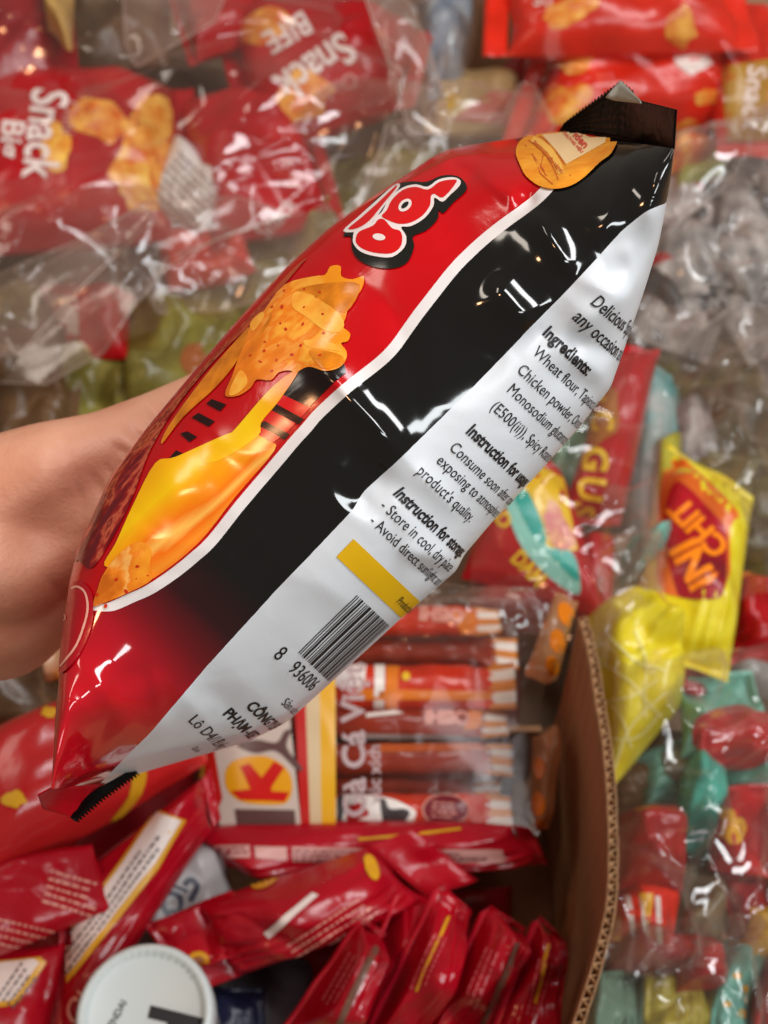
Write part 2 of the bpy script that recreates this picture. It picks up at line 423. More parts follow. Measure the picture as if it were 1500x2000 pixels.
endw = np.clip(np.abs(S[:, None] - .5) * 2.4 - .45, .18, 1)
fr = fr + creases(XS_, YC_, 77, 54, .024, .0030, .0018, .0010) * endw + creases(XS_, YC_, 78, 18, .03, .005, .0024, .0014) * np.clip(endw + .15, 0, 1)
vis = np.clip(np.sin(PSI) * 2.2, 0, 1)
depth0 = depth
depth = depth - (dd + fr) * vis
DIRS = FWD + ((PIX[..., 0] - 750) / FPX)[..., None] * RIGHT + ((1000 - PIX[..., 1]) / FPX)[..., None] * UP
VB0 = CAM + depth0[..., None] * DIRS
VB = CAM + depth[..., None] * (FWD + ((PIX[..., 0] - 750) / FPX)[..., None] * RIGHT + ((1000 - PIX[..., 1]) / FPX)[..., None] * UP)

bag = root('snack_bag', VB.reshape(-1, 3).mean(0), 'puffy red and black snack bag held up in the hand, white ingredients panel showing', 'snack bag')
# printed film of the bag
def strip_mat(name, ramp, rough):
    m = bpy.data.materials.new(name); n, l = nodes_of(m); p = n['Principled BSDF']
    uvn = n.new('ShaderNodeUVMap'); sx = n.new('ShaderNodeSeparateXYZ'); l.new(uvn.outputs[0], sx.inputs[0])
    rp = n.new('ShaderNodeValToRGB'); l.new(sx.outputs[0], rp.inputs[0])
    e = rp.color_ramp.elements
    e[0].position, e[0].color = ramp[0][0], lin(ramp[0][1]) + (1,)
    e[1].position, e[1].color = ramp[-1][0], lin(ramp[-1][1]) + (1,)
    for pos, c in ramp[1:-1]:
        q = e.new(pos); q.color = lin(c) + (1,)
    l.new(rp.outputs[0], p.inputs['Base Color']); p.inputs['Roughness'].default_value = rough; p.inputs['Specular IOR Level'].default_value = .85
    tc = n.new('ShaderNodeTexCoord'); nb = n.new('ShaderNodeTexNoise'); nb.inputs['Scale'].default_value = 70; nb.inputs['Detail'].default_value = 2
    l.new(tc.outputs['Object'], nb.inputs['Vector'])
    b = n.new('ShaderNodeBump'); b.inputs['Strength'].default_value = .05; b.inputs['Distance'].default_value = .003
    l.new(nb.outputs['Fac'], b.inputs['Height']); l.new(b.outputs['Normal'], p.inputs['Normal'])
    return m
sOf = lambda t: float(np.interp(t, tL, S))
black_strip = strip_mat('bag_black_print', [(sOf(-840), (192, 10, 28)), (sOf(-740), (168, 10, 28)), (sOf(-670), (118, 10, 22)), (sOf(-600), (50, 11, 15)), (sOf(-500), (14, 14, 13))], .09)
white_film = pm('bag_white_print', (224, 228, 232), .32, .05, 80)
stripe_film = pm('bag_stripe_print', (232, 226, 224), .25)
red_film = pm('bag_red_print', (196, 8, 18), .16, .05, 70, .12, 12)
black_film = pm('bag_black_film', (15, 14, 14), .2, .05, 70)
idx = np.arange(NS * NP).reshape(NS, NP)
a = idx[:-1]; b = idx[1:]
F = np.stack([a, b, np.roll(b, -1, 1), np.roll(a, -1, 1)], -1)
cm = np.array(cmat); MI = np.tile(cm, (NS - 1, 1))
tt = (PIX @ ES)[:-1]
MI = np.where((MI == 3) & (tt > 492), 4, MI); MI = np.where((MI == 2) & (tt > 500), 4, MI)
# inner order of materials: 0 white 1 strip 2 stripe 3 red 4 black
UVB = np.stack([np.repeat(S, NP), PSI.ravel() / 6.3], 1)
body = mesh_obj('bag_film', VB.reshape(-1, 3), F.reshape(-1, 4), [white_film, black_strip, stripe_film, red_film, black_film], bag, True, MI.ravel(), UVB)
BV = bvh_of(body)

# ---- back panel printing, laid out along the bag's own surface
vismask = (np.sin(PSI) > .02)
PIXV = np.where(vismask[..., None], proj(VB), 1e6)
def find(px, py):
    k = np.argmin(((PIXV - (px, py)) ** 2).sum(-1)); return divmod(k, NP)
colidx = np.arange(NP)
def panel_map(px, py):
    i0, j0 = find(px, py)
    def f(x, y, off=.0003):                # x along the reading direction (m), y towards the top seal (m)
        sc = np.linalg.norm(VB0[min(i0 + 10, NS - 1), j0] - VB0[max(i0 - 10, 0), j0]) / (min(i0 + 10, NS - 1) - max(i0 - 10, 0))
        fi = np.clip(i0 + np.asarray(y) / sc, 0, NS - 1.001); i = fi.astype(int); t = fi - i
        # reading direction runs towards the right silhouette: decreasing column in the white panel
        Q = VB0[i0, :j0 + 1][::-1]; L_ = np.concatenate([[0], np.cumsum(np.linalg.norm(np.diff(Q, axis=0), axis=1))])
        fj = j0 - np.interp(x, L_, np.arange(len(L_))); fj = np.where(np.asarray(x) < 0, j0 + -np.asarray(x) / max(L_[1], 1e-6), fj)
        fj = np.clip(fj, 0, NP - 2.001)
        j = fj.astype(int); u = fj - j
        def at(ii, jj): return VB[ii, jj]
        P = ((1 - t) * (1 - u))[:, None] * at(i, j) + (t * (1 - u))[:, None] * at(i + 1, j) + ((1 - t) * u)[:, None] * at(i, j + 1) + (t * u)[:, None] * at(i + 1, j + 1)
        du = at(i, j + 1) - at(i, j); ds = at(i + 1, j) - at(i, j)
        N = np.cross(du, ds); N /= np.linalg.norm(N, axis=1)[:, None] + 1e-12
        C = VB[i].mean(1)
        sg = np.sign(((P - C) * N).sum(1)); N *= np.where(sg == 0, 1, sg)[:, None]
        return P + N * off
    return f
ink = pm('black_ink', (28, 22, 22), .45)
def panel_text(body_, px, py, em, bold=0.0, shear=0.0, xs=.86, m=None, off=.0003, name='lettering'):
    V, Fc = text_mesh(body_, shear, bold); f = panel_map(px, py)
    P = f(V[:, 0] * em * xs, V[:, 1] * em, off)
    Fc = [q for q in Fc]
    o = mesh_obj(name, P, face_cam(P, Fc), m or ink, bag, True); return o
E = .0049
for body_, px, py, em, bd, sh in [
        ('Delicious Spicy', 1150, 590, .0056, .008, .35), ('any occasion and', 1116, 622, .0056, .008, .35), ('Ingredients:', 1060, 655, .0052, .03, 0),
        ('Wheat flour, Tapioca Starch,', 1036, 687, E, 0, 0), ('Chicken powder, Onion', 1012, 727, E, 0, 0), ('Monosodium glutamate', 984, 759, E, 0, 0), ('(E500(ii)), Spicy Roasted', 954, 793, E, 0, 0),
        ('Instruction for usage:', 903, 841, .0053, .03, 0), ('Consume soon after opening', 876, 874, E, 0, 0), ('exposing to atmosphere', 846, 898, E, 0, 0), ("product's quality.", 816, 926, E, 0, 0),
        ('Instruction for storage:', 772, 966, .0053, .03, .15), ('- Store in cool, dry place', 742, 989, E, 0, 0), ('- Avoid direct sunlight and', 722, 1018, E, 0, 0),
        ('Sản xuất tại', 545, 1372, .0052, 0, 0), ('CÔNG TY LIÊN', 478, 1376, .0062, .03, 0), ('PHẠM - ASSET', 434, 1396, .0064, .03, 0), ('Lô D4/1 Đường', 366, 1404, .0072, 0, 0), ('Quận', 374, 1462, .0060, 0, 0)]:
    panel_text(body_, px, py, em, bd, sh, .86 if py < 1200 else 1.05)
# yellow bar
f = panel_map(660, 1091)
gx, gy = np.meshgrid(np.linspace(0, .046, 30), np.linspace(0, .0076, 5), indexing='ij')
mesh_obj('yellow_bar', f(gx.ravel(), gy.ravel(), .00025), grid_faces(30, 5, flip=True), pm('yellow_ink', (236, 184, 12), .35), bag)
panel_text('Production date', 772, 1172, .0042, 0, 0, off=.0005)
# barcode
f = panel_map(566, 1288); rg = random.Random(5); x = 0.0; bv, bf = [], []
pat = [(.3, .35), (.3, .55), (.28, .3), (.8, .4), (.3, .6), (.3, .35), (.3, .35), (1.2, .45), (.3, .3), (.9, .3), (.35, .5), (.35, .3), (.9, .35), (.3, .3), (.3, .5), (.9, .3), (.3, .3), (.6, .4), (.3, .3), (.3, .3), (.9, .4), (.3, .3), (.5, .5), (.3, .3), (.3, .3)]
x = 0
for wd, gap in pat:
    xa, xb = x * .00145, (x + wd * .8) * .00145
    ys = np.linspace(.0042, .0325, 18)
    P = f(np.concatenate([np.full(18, xa), np.full(18, xb)]), np.concatenate([ys, ys]), .0003)
    o_ = len(bv); bv += P.tolist(); bf += [[o_ + k, o_ + k + 1, o_ + 19 + k, o_ + 18 + k] for k in range(17)]
    x += wd + gap
bv = np.array(bv); mesh_obj('barcode', bv, face_cam(bv, bf), ink, bag)
panel_text('8', 533, 1284, .0078, 0, 0); panel_text('936006', 562, 1308, .0076, 0, 0)

# ---- front panel printing
K1 = lambda pts: [(350 + x / 3.3333, 480 + y / 3.3333) for x, y in pts]
K2 = lambda pts: [(600 + x / 3, 250 + y / 3) for x, y in pts]
KS = lambda pts: [(980 + x / 3.947, 120 + y / 3.947) for x, y in pts]
def pr(name, polys, m, off, step=9): return print_px(name, polys, m, bag, BV, off, step)
# object-space offsets of the print directions: measured where the picture sits on the bag
BL_ = np.array(bag.location)
def coord(px, py):
    h = BV.ray_cast(Vector(CAM), Vector(ray(px, py)).normalized())[0]; v = np.array(h) - BL_
    return float(v @ (RIGHT * .687 + UP * .727)), float(v @ (RIGHT * .727 - UP * .687))
def span(name, p0, p1, stops, warp, nscale, stretch, **k):
    s0, c0 = coord(*p0); s1, c1 = coord(*p1); d = np.array((s1 - s0, c1 - c0)); L2 = d @ d; d = d / L2
    return art_mat(name, stops, (d[0], d[1], -(d[0] * s0 + d[1] * c0)), 1.0, warp, nscale, stretch, **k)
flame_m = span('flame_picture_ink', (330, 900), (440, 1035), [(-.0, (246, 176, 6)), (.30, (250, 200, 8)), (.46, (250, 158, 10)), (.58, (246, 122, 14)), (.68, (253, 190, 84)), (.76, (246, 116, 14)), (.86, (252, 150, 40)), (1.0, (250, 72, 14))], .85, 42, 6)
flame_y = span('flame_yellow_ink', (560, 750), (420, 880), [(0, (244, 130, 16)), (.25, (250, 176, 8)), (.6, (252, 206, 8)), (1, (250, 190, 6))], .5, 70, 4)
chip_m = span('chip_picture_ink', (470, 760), (690, 600), [(0, (214, 112, 22)), (.3, (238, 130, 28)), (.45, (246, 158, 60)), (.58, (240, 126, 22)), (.75, (252, 176, 60)), (1, (244, 150, 24))], 1.7, 130, 1.6, bump=.12)
chip_b = span('lower_chip_picture_ink', (205, 1180), (295, 1075), [(0, (206, 104, 20)), (.3, (240, 134, 30)), (.5, (252, 186, 96)), (.65, (238, 128, 26)), (1, (248, 160, 40))], 1.8, 170, 1.4, bump=.12)
chip_l = pm('chip_light_ink', (253, 186, 70), .18, 0, 70, 0, 210, rgb2=(248, 160, 50))
chip_d = pm('chip_shade_ink', (200, 112, 16), .18, 0, 70, 0, 180, rgb2=(236, 140, 26))
dot_m = pm('chilli_fleck_ink', (205, 50, 16), .2)
ham_m = span('ham_picture_ink', (180, 1080), (560, 560), [(0, (110, 12, 24)), (.2, (150, 24, 26)), (.38, (206, 96, 66)), (.52, (128, 16, 24)), (.66, (206, 110, 74)), (.74, (150, 34, 28)), (1, (190, 80, 44))], 2.2, 230, 2.2, bump=.1)
dark_m = pm('bag_dark_ink', (26, 14, 13), .16, .04, 70)
bar_m = pm('bag_bar_ink', (40, 14, 13), .16)
lred = pm('bag_bright_red_ink', (214, 12, 24), .16)
# dark field and bars below the picture
pr('dark_field', [K1([(760, 800), (1075, 770), (1085, 830), (1010, 890), (852, 1048), (640, 960), (700, 850)])], dark_m, .00022)
pr('red_bar', [K1([(640, 955), (855, 1055), (698, 1222), (600, 1290), (430, 1260), (520, 1110)])], lred, .00024)
pr('dark_bar', [K1([(565, 1050), (615, 1022), (815, 1130), (780, 1166)]), K1([(510, 1165), (560, 1142), (722, 1228), (690, 1264)])], bar_m, .00030)
pr('dark_bar', [K1(p) for p in ([(180, 1030), (215, 1000), (310, 1035), (270, 1080)], [(85, 1120), (130, 1090), (235, 1145), (195, 1180)], [(10, 1225), (55, 1210), (120, 1245), (70, 1280)])] + [[(292, 942), (345, 880), (365, 890), (310, 945)]], bar_m, .00030)
pr('flame', [smooth_closed([(345, 893), (305, 905), (262, 985), (228, 1060), (205, 1105), (250, 1110), (290, 1120), (300, 1130), (388, 1061), (459, 972), (537, 880), (525, 862), (505, 850), (480, 840), (440, 850)], 4)], flame_m, .00034)
pr('flame', [smooth_closed([(585, 725), (560, 735), (520, 770), (450, 850), (420, 868), (395, 880), (400, 905), (440, 895), (505, 852), (512, 825), (545, 785)], 4)], flame_y, .00042)
# ham slice along the fold
pr('ham_picture', [smooth_closed([(156, 1095), (152, 1085), (215, 945), (300, 832), (375, 745), (470, 640), (560, 540), (600, 505), (575, 535), (500, 625), (420, 705), (350, 790), (295, 880), (255, 985), (210, 1070), (180, 1110)], 4)], ham_m, .00034, 7)
pr('cheese_picture', [smooth_closed([(490, 640), (468, 700), (425, 755), (360, 815), (318, 868), (330, 835), (395, 745), (455, 675)], 4)], chip_d, .0004)
big = K1([(1055, 140), (1060, 205), (1130, 225), (1205, 205), (1190, 290), (1110, 400), (1085, 480), (1065, 530), (1115, 575), (1100, 625), (1055, 640), (1090, 690), (1085, 750), (1040, 800), (960, 820), (880, 795), (830, 795), (760, 830), (720, 815), (650, 830), (600, 880), (510, 875), (470, 930), (390, 980), (315, 985), (310, 945), (350, 855), (390, 740), (440, 620), (480, 500), (560, 425), (690, 260), (880, 205), (955, 195), (990, 140)])
pr('chip_picture', [smooth_closed(big, 3)], chip_m, .00048, 8)
pr('chip_highlight', [smooth_closed(K1(p), 4) for p in ([(760, 310), (880, 330), (1060, 470), (1060, 560), (960, 560), (830, 470), (740, 400)], [(330, 965), (390, 830), (430, 830), (450, 900), (380, 970)], [(820, 620), (1000, 640), (1060, 690), (960, 680), (850, 670)], [(470, 510), (540, 440), (560, 470), (490, 560)])], chip_l, .00056, 8)
pr('chip_shade', [smooth_closed(K1(p), 4) for p in ([(780, 290), (960, 250), (1180, 260), (1090, 440), (980, 390), (860, 330)], [(850, 690), (960, 690), (1070, 730), (1030, 790), (930, 800)], [(480, 640), (590, 480), (600, 440), (610, 470), (560, 560)])], chip_d, .00056, 8)
rg = random.Random(3)
fl = [(820, 290), (920, 310), (818, 407), (940, 452), (810, 517), (665, 512), (945, 573), (565, 632), (650, 655), (797, 655), (700, 550), (920, 720), (535, 760), (610, 820), (640, 750), (690, 300), (560, 690), (740, 715), (470, 720), (675, 405), (612, 405)]
pr('chilli_fleck', [ellipse(*K1([p])[0], rg.uniform(1.6, 4.2), rg.uniform(1.4, 3), rg.uniform(0, 180), 10) for p in fl], dot_m, .00062, 0)
low = [(184, 1184), (193, 1150), (205, 1120), (232, 1085), (262, 1062), (282, 1060), (297, 1075), (294, 1105), (297, 1132), (252, 1157), (207, 1177)]
pr('chip_picture', [smooth_closed(low, 4)], chip_b, .0005, 7)
pr('chilli_fleck', [ellipse(x, y, r_, r_ * .7, q, 10) for x, y, r_, q in ((270, 1106, 4, 0), (248, 1155, 5, 60), (229, 1132, 4, 140), (208, 1184, 5, 110), (192, 1162, 4, 110), (268, 1130, 1.8, 0), (290, 1124, 2, 0))], dot_m, .0006, 0)
# round badge near the lower seal
pr('badge', [smooth_closed([(140, 1148), (152, 1136), (168, 1140), (182, 1160), (184, 1200), (175, 1240), (150, 1290), (122, 1315), (120, 1290), (128, 1215)], 4)], pm('badge_red_ink', (176, 12, 28), .2), .00065, 7)
blush = pm('badge_outline_ink', (236, 170, 150), .3)
pr('badge_outline', [band(catmull([(143, 1150), (156, 1147), (170, 1160), (174, 1190), (166, 1225), (150, 1265), (122, 1302)], 5), 4)], blush, .00075, 7)
text_px('lettering', 'OT', 133, 1216, -86, 26, blush, bag, BV, .0008, shear=.2, xs=.8)
# logo letters
blk = pm('logo_shadow_ink', (26, 27, 23), .16); wht = pm('logo_outline_ink', (240, 226, 222), .2); lgr = pm('logo_red_ink', (216, 18, 22), .16)
pr('logo_shadow', [smooth_closed(K2([(530, 335), (620, 318), (700, 322), (790, 285), (880, 288), (930, 330), (932, 375), (860, 440), (800, 505), (772, 485), (765, 540), (700, 605), (622, 640), (628, 700), (590, 790), (510, 826), (400, 820), (310, 780), (268, 720), (258, 640), (215, 632), (350, 480), (430, 400)]), 3)], blk, .0004, 8)
pr('logo_outline', [smooth_closed(K2([(272, 650), (290, 602), (385, 562), (400, 530), (440, 500), (485, 420), (560, 358), (640, 338), (708, 352), (770, 310), (850, 296), (896, 312), (896, 345), (840, 400), (795, 440), (748, 415), (742, 465), (690, 535), (610, 582), (552, 588), (582, 640), (572, 705), (500, 762), (400, 757), (320, 732), (278, 690)]), 3),
                    smooth_closed(K2([(215, 610), (300, 530), (400, 440), (515, 340), (548, 346), (500, 410), (450, 470), (385, 560), (300, 612)]), 3)], wht, .0005, 8)
pr('logo_letter', [smooth_closed(K2([(290, 655), (310, 615), (390, 580), (420, 545), (455, 545), (500, 595), (545, 610), (560, 650), (548, 705), (495, 742), (400, 738), (330, 715), (295, 685)]), 3),
                   smooth_closed(K2([(440, 525), (470, 490), (500, 430), (565, 372), (640, 354), (712, 370), (775, 326), (850, 312), (878, 325), (800, 415), (750, 395), (728, 410), (722, 462), (680, 520), (610, 562), (540, 570), (480, 550)]), 3),
                   smooth_closed(K2([(245, 598), (320, 535), (415, 450), (515, 355), (525, 362), (440, 465), (370, 550), (300, 595)]), 3)], lgr, .0006, 8)
pr('logo_outline', [ellipse(*K2([(425, 648)])[0], 12.5, 6.5, 8, 16), ellipse(*K2([(577, 463)])[0], 15, 10, -42, 16)], wht, .0007, 0)
pr('logo_shadow', [ellipse(*K2([(577, 463)])[0], 9, 4.5, -42, 16)], blk, .00078, 0)
# golden sticker
stk = pr('sticker', [smooth_closed(KS([(108, 720), (130, 640), (200, 585), (330, 560), (540, 550), (650, 505), (840, 487), (922, 520), (905, 600), (850, 720), (760, 790), (640, 900), (530, 970), (400, 995), (290, 970), (190, 900), (140, 810)]), 3)], pm('sticker_gold', (238, 160, 42), .3, .1, 200, 0, 160, rgb2=(226, 134, 22)), .0006, 8)
cream = pm('sticker_cream', (240, 204, 150), .35); rust = pm('sticker_rust_ink', (196, 92, 40), .35); srd = pm('sticker_red_ink', (214, 74, 60), .35)
tag(stk, 'golden oval sticker on the bag')
def prs(name, polys, m, off, step=8): return print_px(name, polys, m, stk, BV, off, step)
prs('cream_panel', [KS([(310, 578), (560, 556), (650, 510), (828, 493), (800, 640), (500, 808), (420, 700)])], cream, .0007)
prs('banner', [band(KS([(235, 610), (300, 640), (370, 700), (430, 790), (465, 880)]), 12)], pm('sticker_banner', (246, 186, 84), .35), .0007)
prs('banner_line', [band(KS(p), 1.6) for p in ([(205, 622), (280, 680), (350, 750), (410, 850), (440, 930)], [(290, 590), (360, 640), (430, 720), (480, 800), (530, 900)], [(250, 640), (250, 760), (300, 880), (400, 965)], [(320, 740), (300, 830), (350, 900)], [(180, 660), (240, 740), (330, 860)])], rust, .0008, 0)
for body_, x, y, ang, sz, m in [('iden', *KS([(545, 590)])[0], 47, 21, srd), ('THƯƠNG HIỆU', *KS([(468, 570)])[0], 46, 8, srd), ('THƯƠNG HIỆU VÀNG', *KS([(238, 640)])[0], 47, 8.4, rust)]:
    V_, F_ = text_mesh(body_, 0, .03); a_ = R(ang); u = V_[:, 0] * sz; v = V_[:, 1] * sz
    P_, F_ = project(np.stack([x + u * math.cos(a_) + v * math.sin(a_), y + u * math.sin(a_) - v * math.cos(a_)], 1), F_, BV, .0009); P_, F_ = clean(P_, F_)
    if F_: mesh_obj('lettering', P_, face_cam(P_, F_), m, stk)
# clear tape corner of the sticker
#pr('sticker_backing', [KS([(915, 520), (1030, 545), (960, 640), (880, 800), (820, 815), (770, 790), (850, 720), (905, 600)])], pm('clear_label_film', (46, 46, 36), .25), .0005)

# ---- crimped end seals
def ribbon(inner, outer, rows, cols_, ridge, teeth, toothlen, m, name, parent=bag, frac=0.0):
    A = np.array(inner, float); B = np.array(outer, float)
    def res(P): 
        d = np.concatenate([[0], np.cumsum(np.linalg.norm(np.diff(P[:, :2], axis=0), axis=1))]); d /= d[-1]
        q = np.linspace(0, 1, cols_); return np.stack([np.interp(q, d, P[:, k]) for k in range(3)], 1)
    A, B = res(A), res(B); Q = []
    for r_ in range(rows):
        f_ = r_ / (rows - 1); C = A + (B - A) * f_
        if r_ == rows - 1 and teeth:
            z = (np.arange(cols_) % 2) * toothlen * (np.linspace(0, 1, cols_) >= frac); dirn = (B - A)[:, :2]; dirn /= np.linalg.norm(dirn, axis=1)[:, None] + 1e-9
            C[:, :2] += dirn * z[:, None]
        C = C.copy(); C[:, 2] += ridge * math.sin(f_ * math.pi * 12) * np.clip((np.linspace(0, 1, cols_) - frac) * 6, .06, 1)
        Q.append([atd(*p) for p in C])
    Q = np.array(Q).reshape(-1, 3)
    o = mesh_obj(name, Q, grid_faces(rows, cols_), m, parent, True); md = o.modifiers.new('thickness', 'SOLIDIFY'); md.thickness = .0003
    return o
black_seal = pm('seal_black_film', (7, 6, 6), .32, .15, 120, spec=.07)
ribbon([(1316, 292, .352), (1262, 286, .385), (1205, 274, .405), (1150, 262, .43), (1090, 258, .452)],
       [(1321, 214, .352), (1252, 197, .385), (1212, 163, .41), (1160, 200, .43), (1100, 243, .452)], 25, 70, .0007, True, 7, black_seal, 'top_seal', frac=.36)
ribbon([(1183, 191, .4015), (1200, 197, .399), (1254, 203, .383)], [(1198, 173, .4015), (1213, 157, .402), (1251, 196, .3835)], 4, 16, 0, False, 0, pm('seal_grey_inside', (150, 148, 136), .4, .2, 120), 'folded_tip')
ribbon([(98, 1540, .362), (150, 1536, .40), (205, 1529, .44)], [(74, 1553, .362), (84, 1580, .385), (152, 1600, .41)], 10, 40, .0004, False, 0, pm('seal_red_film', (176, 10, 26), .5, .2, 120, spec=.1), 'bottom_seal')
ribbon([(128, 1588, .405), (190, 1540, .425), (262, 1500, .45)], [(146, 1602, .4045), (200, 1556, .4245), (268, 1508, .45)], 6, 42, .0003, True, 9, black_seal, 'bottom_seal_edge')

# ================================================================== HAND
def capsule(a, b, ra, rb, seg=20, rings=7):
    a, b = np.array(a, float), np.array(b, float); ax = b - a; L_ = np.linalg.norm(ax); ax /= L_
    t = np.array((0, 0, 1.0)) if abs(ax[2]) < .9 else np.array((1.0, 0, 0)); u = np.cross(ax, t); u /= np.linalg.norm(u); v = np.cross(ax, u)
    prof = [(-ra * math.cos(q), ra * math.sin(q)) for q in np.linspace(.05, math.pi / 2, rings)] + [(L_ + rb * math.sin(q), rb * math.cos(q)) for q in np.linspace(0, math.pi / 2 - .05, rings)]
    th = np.linspace(0, 2 * math.pi, seg, endpoint=False); V_ = []
    for h, r_ in prof: V_ += [a + ax * h + (u * math.cos(q) + v * math.sin(q)) * r_ for q in th]
    n = len(prof); F_ = [[i * seg + k, (i + 1) * seg + k, (i + 1) * seg + (k + 1) % seg, i * seg + (k + 1) % seg] for i in range(n - 1) for k in range(seg)]
    F_ += [list(range(seg))[::-1], [(n - 1) * seg + k for k in range(seg)]]
    return V_, F_
HV, HF = [], []
def chain(pts):
    global HV, HF
    for (x0, y0, d0, r0), (x1, y1, d1, r1) in zip(pts[:-1], pts[1:]):
        v, f = capsule(atd(x0, y0, d0), atd(x1, y1, d1), r0, r1); o_ = len(HV); HV += v; HF += [[i + o_ for i in q] for q in f]
# forearm and wrist
chain([(-900, 1240, .46, .036), (-420, 1140, .465, .031), (-150, 1090, .47, .031)])
chain([(-900, 1180, .48, .036), (-420, 1090, .485, .031), (-150, 1080, .485, .032)])
# thumb side of the palm, thumb
chain([(-150, 1050, .47, .031), (0, 1000, .468, .029), (110, 962, .468, .0275), (215, 925, .474, .0245), (320, 862, .488, .0205), (410, 800, .50, .0165), (500, 722, .512, .0135), (575, 655, .52, .0115)])
# heel and middle of the palm
chain([(-150, 1130, .475, .031), (-10, 1180, .478, .030), (70, 1120, .482, .028), (180, 1050, .50, .024), (300, 1030, .52, .016)])
chain([(-150, 1090, .48, .03), (30, 1090, .48, .03), (140, 1010, .49, .025), (290, 960, .52, .016)])
chain([(-150, 1080, .466, .03), (0, 1085, .466, .03), (110, 1030, .472, .026)])
# four fingers folded round the far edge of the bag
for i, ln in enumerate((1.0, 1.08, 1.0, .82)):
    bx, by = 330 - 18 * i, 900 + 62 * i
    chain([(200, 1000 + 20 * i, .505, .017), (bx, by, .530, .0105), (bx + 150 * ln, by + 60 * ln, .535, .0092), (bx + 240 * ln, by + 110 * ln, .515, .0085), (bx + 290 * ln, by + 150 * ln, .49, .0075)])
hm = bpy.data.meshes.new('hand_src'); hm.from_pydata([tuple(v) for v in HV], [], HF)
ho = bpy.data.objects.new('hand_src', hm); COL.objects.link(ho)
md = ho.modifiers.new('r', 'REMESH'); md.mode = 'VOXEL'; md.voxel_size = .0013
md = ho.modifiers.new('s', 'SMOOTH'); md.factor = .5; md.iterations = 26
dg = bpy.context.evaluated_depsgraph_get(); dg.update()
me = bpy.data.meshes.new_from_object(ho.evaluated_get(dg)); bpy.data.objects.remove(ho)
hv = np.array([v.co for v in me.vertices]); hp = proj(hv)
# creases of the palm
HC = [((228, 885), (264, 1030), 9, .0034), ((248, 832), (312, 888), 8, .0026), ((222, 868), (285, 915), 8, .0026), ((95, 880), (125, 985), 14, .0012), ((265, 1010), (252, 1130), 12, .003), ((178, 925), (222, 1000), 8, .0018), ((300, 805), (345, 852), 7, .002),
      ((205, 905), (240, 960), 6, .0015), ((270, 850), (330, 905), 6, .0018), ((140, 900), (160, 1000), 7, .0012), ((20, 1080), (250, 900), 42, .0075), ((120, 860), (135, 900), 10, .001), ((285, 790), (330, 835), 7, .0022), ((240, 930), (300, 960), 7, .0022), ((255, 960), (310, 985), 7, .002), ((170, 1040), (215, 1130), 9, .0014), ((90, 1130), (150, 1190), 9, .0012)]
dp = np.zeros(len(hv))
for a, b, wd, hh in HC:
    a, b = np.array(a, float), np.array(b, float); L_ = np.linalg.norm(b - a); u = (b - a) / L_; q = hp - a
    al = (q @ u) / L_; pe = np.abs(q @ np.array((-u[1], u[0]))); dp += (.62 if wd < 20 else 1.0) * hh * np.exp(-(pe / (wd * 1.35)) ** 2) * np.exp(-((al - .5) / .5) ** 4)
rr = hv - CAM; rr /= np.linalg.norm(rr, axis=1)[:, None]
hv = hv + rr * dp[:, None]
skin = pm('skin', (222, 164, 134), .5, .14, 480, 0, 24, spec=.4, rgb2=(202, 134, 104), sss=.10)
hloc = atd(0, 1090, .48)
hand = mesh_obj('hand', hv, [list(p.vertices) for p in me.polygons], skin, None, True, loc=hloc)
bpy.data.meshes.remove(me)
tag(hand, 'bare hand and wrist reaching in to grip the snack bag from behind', 'hand')

